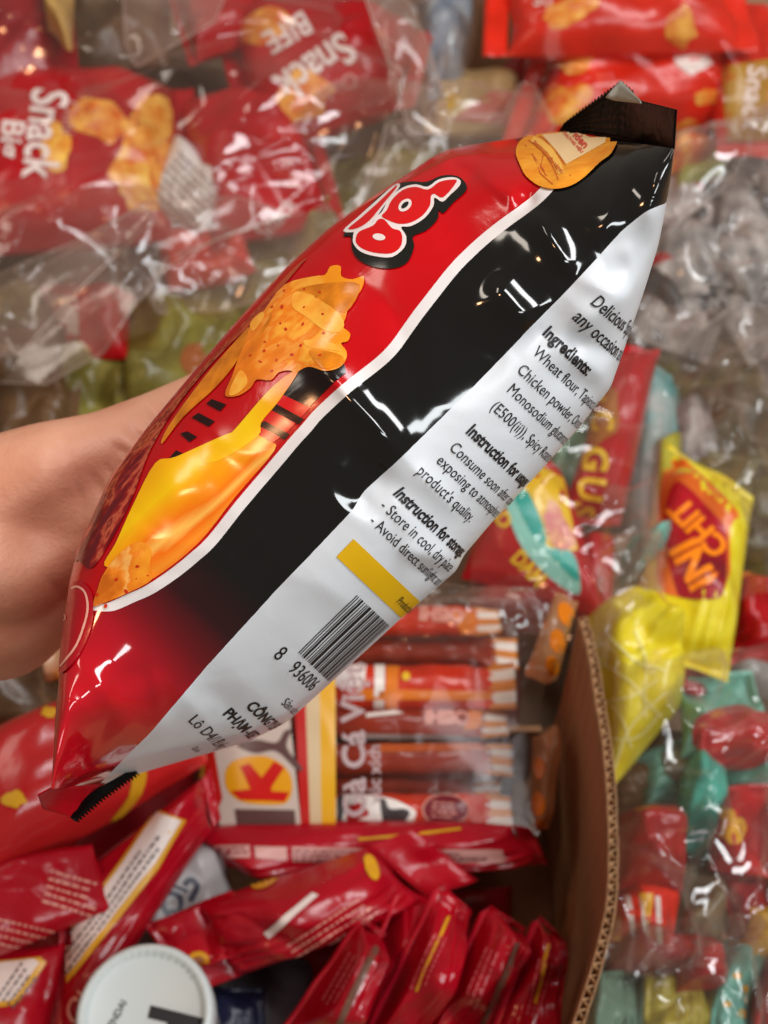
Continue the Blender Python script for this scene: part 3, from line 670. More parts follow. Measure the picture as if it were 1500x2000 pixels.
# ================================================================== PACKET BUILDERS
def packet(name, label, cat, quad, z, thick, m, seals='', seed=1, wr=1.0, group=None, nu=44, nv=36, sealm=None, puffp=4, sealw=.10, teeth=True, hollow=1.0):
    """pillow pack between four corners (photo pixels, top-left clockwise) at height z (one value or four)"""
    zs = z if isinstance(z, (list, tuple)) else [z] * 4
    C = np.array([atz(x, y, zz) for (x, y), zz in zip(quad, zs)])
    u = np.linspace(0, 1, nu); v = np.linspace(0, 1, nv); U, W = np.meshgrid(u, v, indexing='ij')
    U3, W3 = U[..., None], W[..., None]
    # gently curved borders
    rg = np.random.RandomState(seed)
    bow = lambda q, a, b: a * np.sin(np.pi * q) + b * np.sin(2 * np.pi * q)
    Uc = U + bow(W, *(rg.uniform(-.02, .02, 2))) * 1.0; Wc = W + bow(U, *(rg.uniform(-.025, .025, 2)))
    P = (1 - Uc)[..., None] * (1 - Wc)[..., None] * C[0] + Uc[..., None] * (1 - Wc)[..., None] * C[1] + Uc[..., None] * Wc[..., None] * C[2] + (1 - Uc)[..., None] * Wc[..., None] * C[3]
    n = np.cross(C[2] - C[0], C[3] - C[1]); n /= np.linalg.norm(n)
    cen = C.mean(0)
    if n @ (CAM - cen) < 0: n = -n
    wu = np.linalg.norm(C[1] - C[0]); wv = np.linalg.norm(C[3] - C[0])
    pu = np.clip(1 - np.abs(2 * U - 1) ** puffp, 0, 1) ** .62; pv = np.clip(1 - np.abs(2 * W - 1) ** puffp, 0, 1) ** .62
    puff = pu * pv
    X, Y = U * wu, W * wv
    fo = folds(X, Y, seed * 7 + 1, 18, win=.04, e=.003, amp=.20 * wr) + creases(X, Y, seed * 7 + 3, 14, .03, .0045, .0016 * wr, .0008)
    # gathers running in from the seals
    if 'u' in seals:
        d = np.minimum(U, 1 - U); fo += wr * .0030 * np.exp(-d / .16) * np.sin(W * rg.uniform(22, 34) + 3 * np.sin(W * 9) + rg.uniform(0, 6)) * pv
    if 'v' in seals:
        d = np.minimum(W, 1 - W); fo += wr * .0030 * np.exp(-d / .16) * np.sin(U * rg.uniform(22, 34) + 3 * np.sin(U * 9) + rg.uniform(0, 6)) * pu
    rim = np.clip(np.minimum(np.minimum(U, 1 - U), np.minimum(W, 1 - W)) * 12, 0, 1)
    top = P + n * (thick * .6 * puff + fo * np.minimum(1, rim + .0))[..., None]
    bot = P - n * (thick * .4 * puff * hollow)[..., None]
    r_ = root(name, (cen[0], cen[1], max(0, cen[2] - thick * .4)), label, cat, group)
    V = np.concatenate([top.reshape(-1, 3), bot.reshape(-1, 3)])
    F = np.concatenate([grid_faces(nu, nv), grid_faces(nu, nv, nu * nv, True)])
    if np.dot(np.cross(C[1] - C[0], C[3] - C[0]), n) < 0: F = F[:, ::-1]
    o = mesh_obj('wrapper', V, F, m, r_)
    sm = sealm or m
    def seal(e0, e1, out):
        k = 46; q = np.linspace(0, 1, k); rows = 7; Q = []
        for r in range(rows):
            f_ = r / (rows - 1); E_ = e0 + (e1 - e0) * q[:, None] + out * f_
            wob = n * (.0012 * math.sin(f_ * 9) + .002 * np.sin(q * 9 + seed))[:, None] * f_
            E_ = E_ + wob
            if teeth and r == rows - 1: E_ = E_ + out * (.14 * (np.arange(k) % 2))[:, None]
            Q.append(E_)
        s = mesh_obj('end_seal', np.array(Q).reshape(-1, 3), grid_faces(rows, k), sm, r_); md = s.modifiers.new('t', 'SOLIDIFY'); md.thickness = .0004
    if 'u' in seals:
        du = (C[1] - C[0] + C[2] - C[3]) / 2 * sealw
        seal(P[0, 0], P[0, -1], -du); seal(P[-1, 0], P[-1, -1], du)
    if 'v' in seals:
        dv = (C[3] - C[0] + C[2] - C[1]) / 2 * sealw
        seal(P[0, 0], P[-1, 0], -dv); seal(P[0, -1], P[-1, -1], dv)
    r_['_'] = 0; del r_['_']
    return r_, bvh_of(o)

def film(name, label, quad, z, dome, m, seed=1, amp=1.0, n1=20, n2=46, res=150, cat='plastic bag', group=None, parent=None):
    """loose clear film: a creased sheet lying over the packets"""
    zs = z if isinstance(z, (list, tuple)) else [z] * 4
    C = np.array([atz(x, y, zz) for (x, y), zz in zip(quad, zs)])
    u = np.linspace(0, 1, res); U, W = np.meshgrid(u, u, indexing='ij'); rg = np.random.RandomState(seed)
    for k in range(4):
        U = U + .02 * np.sin(W * rg.uniform(3, 16) + rg.uniform(0, 6)) * rg.uniform(.3, 1); W = W + .02 * np.sin(U * rg.uniform(3, 16) + rg.uniform(0, 6)) * rg.uniform(.3, 1)
    P = ((1 - U) * (1 - W))[..., None] * C[0] + (U * (1 - W))[..., None] * C[1] + (U * W)[..., None] * C[2] + ((1 - U) * W)[..., None] * C[3]
    cen = C.mean(0); wu = np.linalg.norm(C[1] - C[0]); wv = np.linalg.norm(C[3] - C[0]); X, Y = U * wu, W * wv
    big = (wu * wv) ** .5
    h = dome * np.clip(1 - np.abs(2 * U - 1) ** 3, 0, 1) * np.clip(1 - np.abs(2 * W - 1) ** 3, 0, 1)
    h = h + folds(X, Y, seed * 5 + 1, n1, win=big * .34, e=big * .06, amp=.16 * amp)
    h = h + creases(X, Y, seed * 5 + 2, n1, big * .34, big * .035, .0085 * amp, .0016) + creases(X, Y, seed * 5 + 3, n2 // 2, big * .16, big * .018, .0034 * amp, .0010)
    P = P + np.array((0, -.25, 1.0)) * h[..., None]
    P[..., 2] = np.maximum(P[..., 2], .012)
    o = mesh_obj(name, P.reshape(-1, 3), grid_faces(res, res), m, parent, loc=(cen[0], cen[1], cen[2]))
    if parent: return o
    return tag(o, label, cat, group)

red_p = pm('packet_red', (178, 14, 22), .26, .25, 55, .15, 18)
red_o = pm('packet_orange_red', (214, 38, 18), .26, .25, 55, .15, 18)
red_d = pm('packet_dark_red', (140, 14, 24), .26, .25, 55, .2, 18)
red_b = pm('packet_crimson', (172, 10, 30), .24, .22, 60, .12, 18)
olive = pm('packet_olive', (98, 88, 38), .3, .3, 50, .25, 22, rgb2=(146, 136, 62))
brownp = pm('packet_brown', (96, 70, 44), .35, .3, 50, .3, 22)
teal = pm('packet_teal', (112, 176, 160), .3, .25, 55, .2, 20)
yell = pm('packet_yellow', (220, 196, 18), .25, .25, 55, 0, 60, rgb2=(236, 220, 60))
orange = pm('packet_orange', (226, 122, 24), .28, .2, 55, .15, 30)
orange2 = pm('snack_picture_orange', (214, 96, 20), .28, .1, 55, 0, 70, rgb2=(244, 180, 80))
whitep = pm('packet_white', (220, 212, 206), .35, .15, 60)
greyp = pm('packet_grey', (150, 146, 140), .3, .25, 60, .2, 30)
bluep = pm('packet_blue', (92, 130, 158), .28, .25, 60, .3, 30, rgb2=(190, 200, 204))
wprint = pm('white_print', (232, 214, 206), .4)
pinkp = pm('packet_pink', (226, 130, 116), .3, .2, 55, .1, 20)
dkprint = pm('dark_print', (52, 44, 46), .4)
mprint = pm('small_type_print', (96, 74, 76), .5)
yprint = pm('yellow_print', (232, 188, 30), .35)
gprint = pm('gold_print', (220, 160, 30), .35)
oprint = pm('orange_print', (255, 138, 10), .35)

clear = film_mat('clear_film', (232, 204, 188), .03, .42, .9, .09)
clear_warm = film_mat('warm_clear_film', (228, 198, 178), .10, .6, .9, .12)
cloudy = film_mat('cloudy_film', (222, 212, 204), .16, .65, 1.2, .10)
clear_mid = film_mat('hazy_film', (220, 204, 190), .05, .55, 1.1, .08)
clear_pack = film_mat('pack_film', (220, 180, 150), .012, .25, .16, .10)

def lines_px(x, y, ang, length, n, gap, th, jit=0.0, seed=0):
    """rows of unreadably small type as short dashes"""
    rg = random.Random(seed); a = R(ang); out = []
    for k in range(n):
        s = 0
        while s < length * rg.uniform(.8, 1):
            L_ = rg.uniform(5, 16); x0 = x + math.cos(a) * s - math.sin(a) * k * gap; y0 = y + math.sin(a) * s + math.cos(a) * k * gap
            p = np.array([(0, 0), (L_, 0), (L_, th), (0, th)]); c, s_ = math.cos(a), math.sin(a)
            out.append(np.stack([x0 + p[:, 0] * c - p[:, 1] * s_, y0 + p[:, 0] * s_ + p[:, 1] * c], 1)); s += L_ + rg.uniform(2, 5)
    return out
def blob(cx, cy, rx, ry, ang, seed):
    rg = np.random.RandomState(seed); t = np.linspace(0, 2 * math.pi, 14, endpoint=False); r_ = 1 + rg.uniform(-.22, .22, 14)
    c, s = math.cos(R(ang)), math.sin(R(ang)); x, y = rx * r_ * np.cos(t), ry * r_ * np.sin(t)
    return smooth_closed(np.stack([cx + x * c - y * s, cy + x * s + y * c], 1), 3)

# ================================================================== UPPER LEFT: red snack packets inside a clear bag
G = 'red snack packets in the clear bag'
r1, b1 = packet('snack_packet', 'red snack packet with white lettering running down beside an orange snack picture', 'snack packet', [(-70, 165), (338, 175), (345, 470), (-60, 505)], .085, .085, red_p, 'u', 3, 1.3, G)
print_px('snack_picture', [blob(285, 300, 62, 105, 10, 4), blob(190, 235, 60, 40, 20, 6)], orange2, r1, b1, .0006)
print_px('snack_picture', [blob(300, 235, 30, 50, 10, 8), blob(265, 360, 36, 40, 0, 9), blob(110, 290, 30, 50, 0, 2)], pm('snack_picture_gold', (246, 196, 90), .28, .1, 55, 0, 70, rgb2=(220, 130, 36)), r1, b1, .0009)
text_px('lettering', 'Snack', 66, 172, 97, 100, wprint, r1, b1, .0012, bold=.02, xs=.75)
text_px('lettering', 'Big', 8, 232, 97, 62, wprint, r1, b1, .0012, bold=.02)
text_px('lettering', 'Oishi', 128, 196, 97, 40, pm('faded_print', (214, 150, 140), .4), r1, b1, .0012, xs=.8)
r2, b2 = packet('snack_packet', 'red snack packet with upside-down white lettering in two lines', 'snack packet', [(440, 20), (815, 60), (775, 215), (520, 300)], [.10, .11, .10, .09], .085, red_p, 'u', 5, 1.2, G)
print_px('snack_picture', [blob(590, 185, 60, 46, -30, 5), blob(520, 50, 60, 30, -20, 7)], orange2, r2, b2, .0006)
text_px('lettering', 'Snack', 668, 62, 146, 88, wprint, r2, b2, .0012, bold=.02, xs=.8)
text_px('lettering', 'BIFE', 592, 22, 150, 66, wprint, r2, b2, .0012, bold=.02, xs=.8)
text_px('lettering', 'Oishi', 690, 138, 150, 42, pm('faded_print', (214, 150, 140), .4), r2, b2, .0012)
r3, b3 = packet('snack_packet', 'plain side of a red snack packet lying between the lettered packets', 'snack packet', [(345, 205), (590, 225), (648, 430), (420, 490)], .08, .075, red_p, 'u', 9, 1.8, G)
text_px('lettering', 'Snack', 520, 470, -48, 50, wprint, r3, b3, .001, xs=.8)
r4, b4 = packet('snack_packet', 'snack packet turned to its white nutrition table', 'snack packet', [(345, 262), (462, 378), (395, 452), (280, 420)], .095, .03, whitep, '', 12, .8, G)
print_px('small_type', lines_px(352, 300, 44, 130, 9, 14, 4, seed=2), mprint, r4, b4, .0006, 0)
print_px('table_rule', [band([(352, 296), (446, 392)], 4), band([(325, 330), (420, 425)], 3)], dkprint, r4, b4, .0007, 0)
packet('snack_packet', 'dark red snack packet standing at the mouth of the clear bag', 'snack packet', [(-90, -70), (110, -60), (135, 160), (-80, 260)], [.12, .12, .11, .10], .06, red_d, 'u', 13, 1.8, G)
packet('snack_packet', 'faded red packet end poking out above the two lettered packets', 'snack packet', [(325, -60), (505, -50), (490, 85), (385, 125)], .11, .05, red_p, 'u', 15, 1.4, G)
packet('snack_packet', 'small orange-red packet end below the white nutrition table', 'snack packet', [(305, 470), (470, 440), (500, 530), (330, 570)], .07, .05, red_o, '', 17, 1.5, G)
r5, b5 = packet('snack_packet', 'red packet with white label half hidden under the clear film', 'snack packet', [(75, 560), (262, 575), (250, 700), (150, 705)], .05, .022, red_p, '', 19, 1.3, G)
print_px('label', [[(85, 575), (150, 580), (155, 655), (95, 640)]], wprint, r5, b5, .0006)
print_px('label_rule', [band([(118, 578), (125, 648)], 4)], dkprint, r5, b5, .0008, 0)
packet('snack_packet', 'brown-gold packet tip folded between dark red packets', 'snack packet', [(85, -60), (150, -50), (140, 100), (95, 60)], .15, .02, pm('packet_gold', (190, 150, 84), .3, .2), '', 21, 1, G)
packet('snack_packet', 'crinkled dark packet behind the gold tip', 'snack packet', [(120, -60), (340, -60), (330, 130), (130, 150)], .085, .05, brownp, '', 22, 1.5, G)

# ------------------------------------------------ olive packets below
GO = 'olive packets under the clear bag'
for k, (q, z) in enumerate([([(440, 440), (700, 420), (650, 640), (450, 640)], .04), ([(240, 600), (470, 590), (460, 780), (250, 800)], .045), ([(-60, 640), (140, 650), (130, 880), (-70, 860)], .04),
                            ([(90, 690), (270, 690), (260, 850), (100, 860)], .035), ([(620, 330), (860, 260), (900, 420), (640, 520)], .03), ([(-70, 470), (120, 480), (120, 640), (-70, 640)], .02), ([(330, 560), (560, 540), (560, 660), (350, 680)], .03)]):
    lab = ['olive green packet with pale sheen showing beside the held red bag', 'olive packet with reddish print above the wrist', 'brown-olive packet under the wrist with a bright white glint', 'small bright olive packet tucked above the wrist', 'pale olive packet under clear film beyond the held bag', 'olive packet corner under the end of the white label packet', 'olive packet flattened under the edge of the clear film'][k]
    rr_, bb_ = packet('snack_packet', lab, 'snack packet', q, z, .026, olive if k != 2 else brownp, 'u', 30 + k, 2.6, GO)
    cx, cyy = np.mean(q, axis=0)
    if k in (0, 1, 4): print_px('printed_patch', [blob(cx + 20, cyy + 10, 26, 34, 20 * k, k)], pm('rust_print', (150, 84, 40), .35), rr_, bb_, .0006)

# ================================================================== UPPER MIDDLE AND RIGHT
r6, b6 = packet('candy_packet', 'blue-grey packet with a bright glint in clear film', 'candy packet', [(815, -60), (935, -50), (905, 160), (835, 170)], .09, .05, bluep, 'v', 41, 1.5)
r7, b7 = packet('candy_packet', 'yellow and pink packet lying behind the seal of the held bag', 'candy packet', [(835, 150), (1010, 165), (1040, 250), (850, 260)], .07, .05, pm('packet_cream', (222, 196, 140), .3, .2), 'u', 42, 1)
print_px('pink_panel', [[(880, 235), (960, 178), (1010, 180), (1030, 245)]], pinkp, r7, b7, .0006)
print_px('yellow_panel', [[(850, 170), (900, 190), (880, 215), (845, 200)]], yprint, r7, b7, .0006)
# cardboard carton behind
card = pm('cardboard', (166, 124, 86), .75, .15, 90, .10, 14)
def slab(name, p0, p1, z0, z1, th, m, parent=None, lab=None, cat=None):
    """upright cardboard panel between two floor points"""
    a, b = np.array(p0[:2]), np.array(p1[:2]); t = (b - a) / np.linalg.norm(b - a); n = np.array((-t[1], t[0])) * th / 2
    q = [a + n, b + n, b - n, a - n]; V = [(*p, z0) for p in q] + [(*p, z1) for p in q]
    F = [(0, 1, 2, 3)[::-1], (4, 5, 6, 7), (0, 1, 5, 4), (1, 2, 6, 5), (2, 3, 7, 6), (3, 0, 4, 7)]
    return mesh_obj(name, V, F, m, parent, False, loc=((a + b) / 2).tolist() + [z0] if parent is None else None)
pa, pb = atz(905, 60, .06), atz(1120, 40, .06)
carton = root('carton', (float(pa[0] + pb[0]) / 2, float(pa[1]), 0), 'plain brown carton standing behind the packets', 'carton')
slab('front_panel', (pa[0], pa[1]), (pb[0], pa[1]), .0, .30, .005, card, carton)
slab('side_panel', (pa[0], pa[1] + .004), (pa[0], pa[1] + .2), .0, .30, .005, card, carton)
slab('side_panel', (pb[0], pa[1] + .004), (pb[0], pa[1] + .2), .0, .30, .005, card, carton)

G2 = 'orange-red packets beyond the held bag'
r8, b8 = packet('snack_packet', 'orange-red snack packet topmost of its pile with gold shapes', 'snack packet', [(995, -60), (1400, -40), (1440, 100), (990, 110)], [.17, .17, .16, .16], .06, red_o, 'u', 51, 1.2, G2)
print_px('snack_picture', [blob(1110, 20, 60, 26, -20, 3), blob(1330, 50, 30, 40, 0, 5)], orange2, r8, b8, .0006)
text_px('lettering', 'So', 1040, 12, 0, 40, wprint, r8, b8, .001)
r9, b9 = packet('snack_packet', 'orange-red snack packet with white barcode label and gold snacks at its foot', 'snack packet', [(1085, 92), (1380, 85), (1450, 230), (1010, 300)], [.12, .12, .10, .10], .07, red_o, 'u', 53, 1.2, G2)
print_px('label', [[(1312, 92), (1372, 96), (1392, 125), (1350, 148), (1318, 125)]], wprint, r9, b9, .0006)
print_px('label_rule', [band([(1318, 100 + 8 * k), (1372, 100 + 8 * k)], 2) for k in range(4)], mprint, r9, b9, .0008, 0)
print_px('snack_picture', [blob(1105, 205, 55, 38, -10, 11), blob(1330, 280, 34, 50, 10, 12), blob(1120, 110, 40, 30, 0, 13), blob(1385, 190, 30, 16, 0, 14)], orange2, r9, b9, .0006)
r10, b10 = packet('snack_packet', 'orange-red snack packet with white letters running down a gold panel', 'snack packet', [(1385, 40), (1560, 40), (1560, 280), (1400, 280)], [.12, .12, .11, .11], .06, red_o, 'v', 55, 1.2, G2)
print_px('gold_panel', [[(1410, 130), (1540, 110), (1540, 275), (1420, 275)]], pm('packet_gold2', (176, 132, 46), .35), r10, b10, .0006)
text_px('lettering', 'Snack', 1462, 128, 96, 54, wprint, r10, b10, .001, bold=.02)
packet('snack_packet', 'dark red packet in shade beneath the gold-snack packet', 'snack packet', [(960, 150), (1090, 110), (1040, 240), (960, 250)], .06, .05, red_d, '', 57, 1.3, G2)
packet('snack_packet', 'orange-red packet end showing under the lower edge of its pile', 'snack packet', [(1290, 235), (1420, 215), (1440, 310), (1300, 340)], .07, .05, orange2, '', 58, 1.3, G2)
pa, pb = atz(1395, 20, .05), atz(1640, 20, .05)
carton2 = root('carton', (float(pa[0] + pb[0]) / 2, float(pa[1]), 0), 'pale carton edge above the gold-panel packet', 'carton')
slab('front_panel', (pa[0], pa[1] + .06), (pb[0], pa[1] + .06), 0, .12, .005, pm('pale_card', (206, 178, 140), .7), carton2)
slab('side_panel', (pa[0], pa[1] + .066), (pa[0], pa[1] + .2), 0, .12, .005, pm('pale_card', (206, 178, 140), .7), carton2)

# ------------------------------------------------ wrapped sweets in clear bags on the right
def sweet(px, py, z, ln, wd, ang, body_m, label, group, end_m=None, stripe=None, seed=0):
    """small flat pouch sweet with crimped ends"""
    d = np.array((math.cos(R(ang)), math.sin(R(ang)))); nrm = np.array((-d[1], d[0])); c = np.array((px, py)); a, b = ln / .00076, wd / .00076
    rg = random.Random(seed); zz = [z + rg.uniform(-.012, .012) for _ in range(4)]
    r_, bb = packet('wrapped_sweet', label, 'sweet', [tuple(c - d * a - nrm * b), tuple(c + d * a - nrm * b), tuple(c + d * a + nrm * b), tuple(c - d * a + nrm * b)], zz, wd * .42, body_m, 'u', 300 + seed, 1.0, group, nu=22, nv=18, sealw=.16)
    if stripe: print_px('printed_band', [np.array([c - d * 9 - nrm * b * .8, c + d * 9 - nrm * b * .8, c + d * 9 + nrm * b * .8, c - d * 9 + nrm * b * .8])], stripe, r_, bb, .0006, 8)
    return r_
candy_w = pm('sweet_white', (214, 208, 202), .25, .2, 80, 0, 70, rgb2=(160, 154, 150)); candy_k = pm('sweet_black', (44, 42, 42), .3, .2, 80); candy_g = pm('sweet_grey', (176, 170, 164), .25, .2, 80, 0, 60, rgb2=(96, 94, 94))
candy_o = pm('sweet_olive', (92, 84, 48), .32, .3, 80, .3, 40); candy_b = pm('sweet_brown', (70, 62, 42), .32, .3, 80, .3, 40)
random.seed(4)
GW = 'black and white sweets in the clear bag'; k = 0
for (x, y, a, mm, st) in [(1350, 430, 55, candy_w, candy_k), (1420, 360, 20, candy_g, None), (1475, 372, 100, candy_k, None), (1460, 300, 10, candy_w, None), (1395, 470, 80, candy_w, orange), (1325, 560, 50, candy_k, None), (1440, 520, 30, candy_g, None), (1480, 460, 70, candy_w, None),
                          (1300, 500, 70, candy_w, red_p), (1375, 590, 15, candy_g, candy_k), (1460, 610, 60, candy_g, None), (1310, 635, 20, candy_g, None), (1360, 355, -20, candy_w, red_p), (1500, 560, 20, candy_w, None), (1400, 420, 10, candy_g, candy_k), (1345, 500, 10, candy_g, None), (1420, 560, -30, candy_w, None), (1490, 310, 40, candy_g, None)]:
    kind = {id(candy_w): 'white', id(candy_k): 'black', id(candy_g): 'grey'}[id(mm)]
    extra = '' if st is None else ' with a %s band' % ({id(candy_k): 'black', id(orange): 'orange', id(red_p): 'red'}[id(st)])
    sweet(x, y, .05 + .025 * random.random(), .052, .036, a, mm, '%s wrapped sweet%s inside the clear bag beside the ingredients panel' % (kind, extra), GW, None, st, k); k += 1
GB = 'olive and brown sweets in the clear bag'
for (x, y, a) in [(1340, 680, 30), (1410, 665, -20), (1480, 690, 50), (1365, 745, 70), (1440, 740, 10), (1500, 760, 80), (1400, 800, -40), (1470, 815, 20), (1420, 870, 60), (1490, 880, -10), (1455, 935, 35), (1490, 990, 75), (1465, 1050, 10), (1500, 1110, 40), (1350, 620, 0), (1340, 800, 20), (1350, 860, 60), (1385, 920, 15), (1420, 1000, 70), (1330, 730, -30)]:
    mm = random.choice((candy_o, candy_o, candy_b, candy_g)); nmz = 'olive' if mm is candy_o else ('brown' if mm is candy_b else 'pale grey')
    sweet(x, y, .03 + .03 * random.random(), .05, .034, a, mm, '%s wrapped sweet in the clear bag beyond the maroon badge packet' % nmz, GB, None, None, k); k += 1
packet('candy_packet', 'small yellow-green packet just under the orange-red pile', 'candy packet', [(1310, 310), (1420, 300), (1410, 360), (1320, 370)], .06, .03, pm('packet_lime', (168, 170, 70), .3, .2), '', 60, 1)

# ------------------------------------------------ gummy packets, right middle
r11, b11 = packet('gummy_packet', 'tall red packet with yellow letters running down its front', 'candy packet', [(1195, 690), (1285, 700), (1215, 1010), (1095, 1005)], [.10, .10, .09, .09], .05, red_p, 'v', 61, 1.0, sealw=.05)
print_px('gold_panel', [blob(1170, 810, 40, 60, 10, 3)], pm('packet_gold3', (170, 104, 40), .35, .1), r11, b11, .0006)
for ch, x, y, sz, an in (('G', 1190, 868, 66, 95), ('U', 1182, 925, 66, 98), ('S', 1170, 972, 62, 110), ('C', 1205, 800, 56, 90), ('I', 1195, 770, 50, 90)):
    text_px('lettering', ch, x - 46, y + 4, an, sz, yprint, r11, b11, .0012, bold=.035)
r12, b12 = packet('gummy_packet', 'red packet with a curved teal band, yellow corner and pink splash', 'candy packet', [(985, 860), (1100, 930), (1190, 1215), (900, 1130)], [.09, .09, .10, .09], .05, red_p, '', 63, .8)
print_px('yellow_corner', [[(985, 870), (1100, 935), (1128, 1075), (1065, 1080), (1010, 960)]], yprint, r12, b12, .0005)
print_px('teal_band', [smooth_closed([(985, 960), (1020, 950), (1055, 1030), (1070, 1068), (1110, 1075), (1128, 1105), (1132, 1160), (1090, 1140), (1040, 1095), (1005, 1040)], 4)], pm('pale_teal_print', (140, 206, 192), .3), r12, b12, .0007)
print_px('teal_band', [smooth_closed([(1005, 965), (1030, 960), (1062, 1030), (1065, 1060), (1045, 1050), (1020, 1010)], 4), smooth_closed([(1075, 1078), (1105, 1075), (1125, 1095), (1130, 1135), (1100, 1110)], 4)], pm('teal_print', (30, 164, 150), .3), r12, b12, .0010)
print_px('pink_splash', [blob(1090, 1035, 26, 52, -25, 9)], pm('peach_print', (234, 180, 130), .35, 0, 60, 0, 120, rgb2=(210, 110, 110)), r12, b12, .0012)
text_px('lettering', 'DAM', 996, 1092, 46, 44, yprint, r12, b12, .001, bold=.03, xs=.8)
text_px('lettering', 'D', 965, 1010, 60, 40, yprint, r12, b12, .001, bold=.03)
packet('gummy_packet', 'red packet end folded below the teal-banded packet', 'candy packet', [(1130, 1060), (1205, 1050), (1190, 1240), (1125, 1220)], .085, .04, red_p, '', 65, 1)
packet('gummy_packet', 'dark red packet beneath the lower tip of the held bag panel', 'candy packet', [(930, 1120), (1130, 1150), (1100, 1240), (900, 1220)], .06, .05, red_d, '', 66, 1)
packet('gummy_packet', 'white and teal packet behind the tall red packet', 'candy packet', [(1245, 700), (1325, 740), (1320, 1080), (1225, 1060)], .055, .05, pm('packet_white_teal', (196, 198, 192), .3, .25, 55, 0, 24, rgb2=(70, 150, 146)), '', 67, 1.3)
packet('gummy_packet', 'pale green packet between the held bag and the tall red packet', 'candy packet', [(1100, 830), (1180, 800), (1120, 1000), (1060, 930)], .06, .04, pm('packet_sage', (128, 170, 140), .3, .25, 55, .3), '', 68, 1.2)
packet('gummy_packet', 'yellow-green packet edge lying beside the white and teal packet', 'candy packet', [(1280, 860), (1330, 850), (1320, 1060), (1265, 1040)], .075, .03, pm('packet_lime2', (176, 172, 62), .3, .25), '', 69, 1)
r13, b13 = packet('chip_packet', 'rounded yellow bag with orange top and a maroon badge of orange letters', 'candy packet', [(1300, 885), (1470, 985), (1425, 1310), (1225, 1250)], [.09, .09, .10, .10], .075, yell, 'v', 71, 1.4, puffp=3, sealw=.05)
print_px('orange_panel', [smooth_closed([(1310, 890), (1345, 905), (1440, 1000), (1425, 1030), (1415, 1150), (1300, 1160), (1285, 1060), (1290, 960)], 3)], pm('packet_peach', (222, 104, 34), .28, .2, 55, .1), r13, b13, .0006)
print_px('badge', [smooth_closed([(1318, 945), (1345, 955), (1400, 1010), (1417, 1040), (1417, 1130), (1408, 1163), (1380, 1171), (1335, 1168), (1320, 1150), (1305, 1080), (1300, 1000)], 4)], pm('badge_maroon', (122, 16, 30), .28, .1, 60, 0, 14, rgb2=(205, 24, 34)), r13, b13, .0010)
text_px('lettering', 'INI', 1399, 1134, -119, 74, oprint, r13, b13, .0016, bold=.04, xs=1.0)
text_px('lettering', 'CHIT', 1423, 1068, -133, 60, oprint, r13, b13, .0016, bold=.035, xs=.95)
r14, b14 = packet('gummy_packet', 'bright yellow packet with pale net pattern pressed against the box wall', 'candy packet', [(1130, 1215), (1300, 1205), (1330, 1380), (1190, 1545)], .09, .06, yell, '', 73, 4.0)
print_px('net_line', [band(catmull(p, 5), 4) for p in ([(1180, 1370), (1230, 1360), (1285, 1330)], [(1185, 1370), (1215, 1400), (1232, 1460)], [(1190, 1240), (1240, 1290), (1300, 1310)], [(1170, 1290), (1230, 1330), (1290, 1400)], [(1240, 1230), (1260, 1290), (1260, 1400)], [(1180, 1440), (1240, 1440), (1290, 1390)], [(1200, 1500), (1230, 1420), (1300, 1350)])], pm('net_print', (246, 238, 150), .35), r14, b14, .0008, 10)
packet('gummy_packet', 'pale yellow packet half under the net-patterned packet', 'candy packet', [(1190, 1150), (1330, 1170), (1400, 1280), (1230, 1270)], .065, .05, pm('packet_pale_yellow', (206, 180, 84), .3, .2, 55, .15), '', 74, 1)

# ------------------------------------------------ lower right packets
GL = 'packets in the clear bag beside the box'
r15, b15 = packet('gummy_packet', 'teal and red packet beside the net-patterned packet', 'candy packet', [(1330, 1320), (1470, 1310), (1500, 1440), (1330, 1480)], .09, .05, teal, '', 75, 2.6, GL)
print_px('red_panel', [smooth_closed([(1360, 1405), (1420, 1380), (1470, 1385), (1495, 1440), (1480, 1500), (1365, 1470)], 3)], red_p, r15, b15, .0006)
packet('gummy_packet', 'red packet under the teal and red packet', 'candy packet', [(1355, 1400), (1500, 1390), (1510, 1500), (1370, 1500)], .10, .05, red_p, '', 76, 2.6, GL)
packet('gummy_packet', 'bright teal foil packet between the red packets beside the box', 'candy packet', [(1330, 1500), (1420, 1490), (1400, 1680), (1310, 1660)], .075, .05, pm('packet_teal2', (70, 170, 150), .2, .35, 60, .2), '', 77, 2.6, GL)
r16, b16 = packet('gummy_packet', 'red packet with shiny rounded top leaning on the box wall', 'candy packet', [(1210, 1590), (1325, 1600), (1335, 1740), (1195, 1750)], .10, .06, pm('packet_red_glossy', (170, 26, 30), .2, .3, 55, .2), '', 78, 2.6, GL)
r17, b17 = packet('stick_packet', 'red and orange striped sweet packet at the foot of the box wall', 'candy packet', [(1195, 1740), (1330, 1745), (1310, 1850), (1190, 1840)], .09, .04, red_o, '', 79, 2.6, GL)
print_px('white_stripe', [[(1222 + 28 * k, 1750), (1232 + 28 * k, 1750), (1246 + 24 * k, 1845), (1236 + 24 * k, 1845)] for k in range(3)], wprint, r17, b17, .0006)
print_px('orange_stripe', [[(1250, 1745), (1275, 1745), (1270, 1800), (1262, 1800)], [(1195, 1790), (1215, 1790), (1212, 1835), (1195, 1835)]], gprint, r17, b17, .0007)
r18, b18 = packet('gummy_packet', 'crumpled red packet with yellow letters near a white glint', 'candy packet', [(1390, 1540), (1520, 1530), (1520, 1720), (1385, 1700)], .09, .05, red_p, '', 80, 2.6, GL)
print_px('yellow_patch', [blob(1430, 1620, 22, 26, 0, 4), blob(1420, 1590, 20, 12, 30, 5)], gprint, r18, b18, .0007)
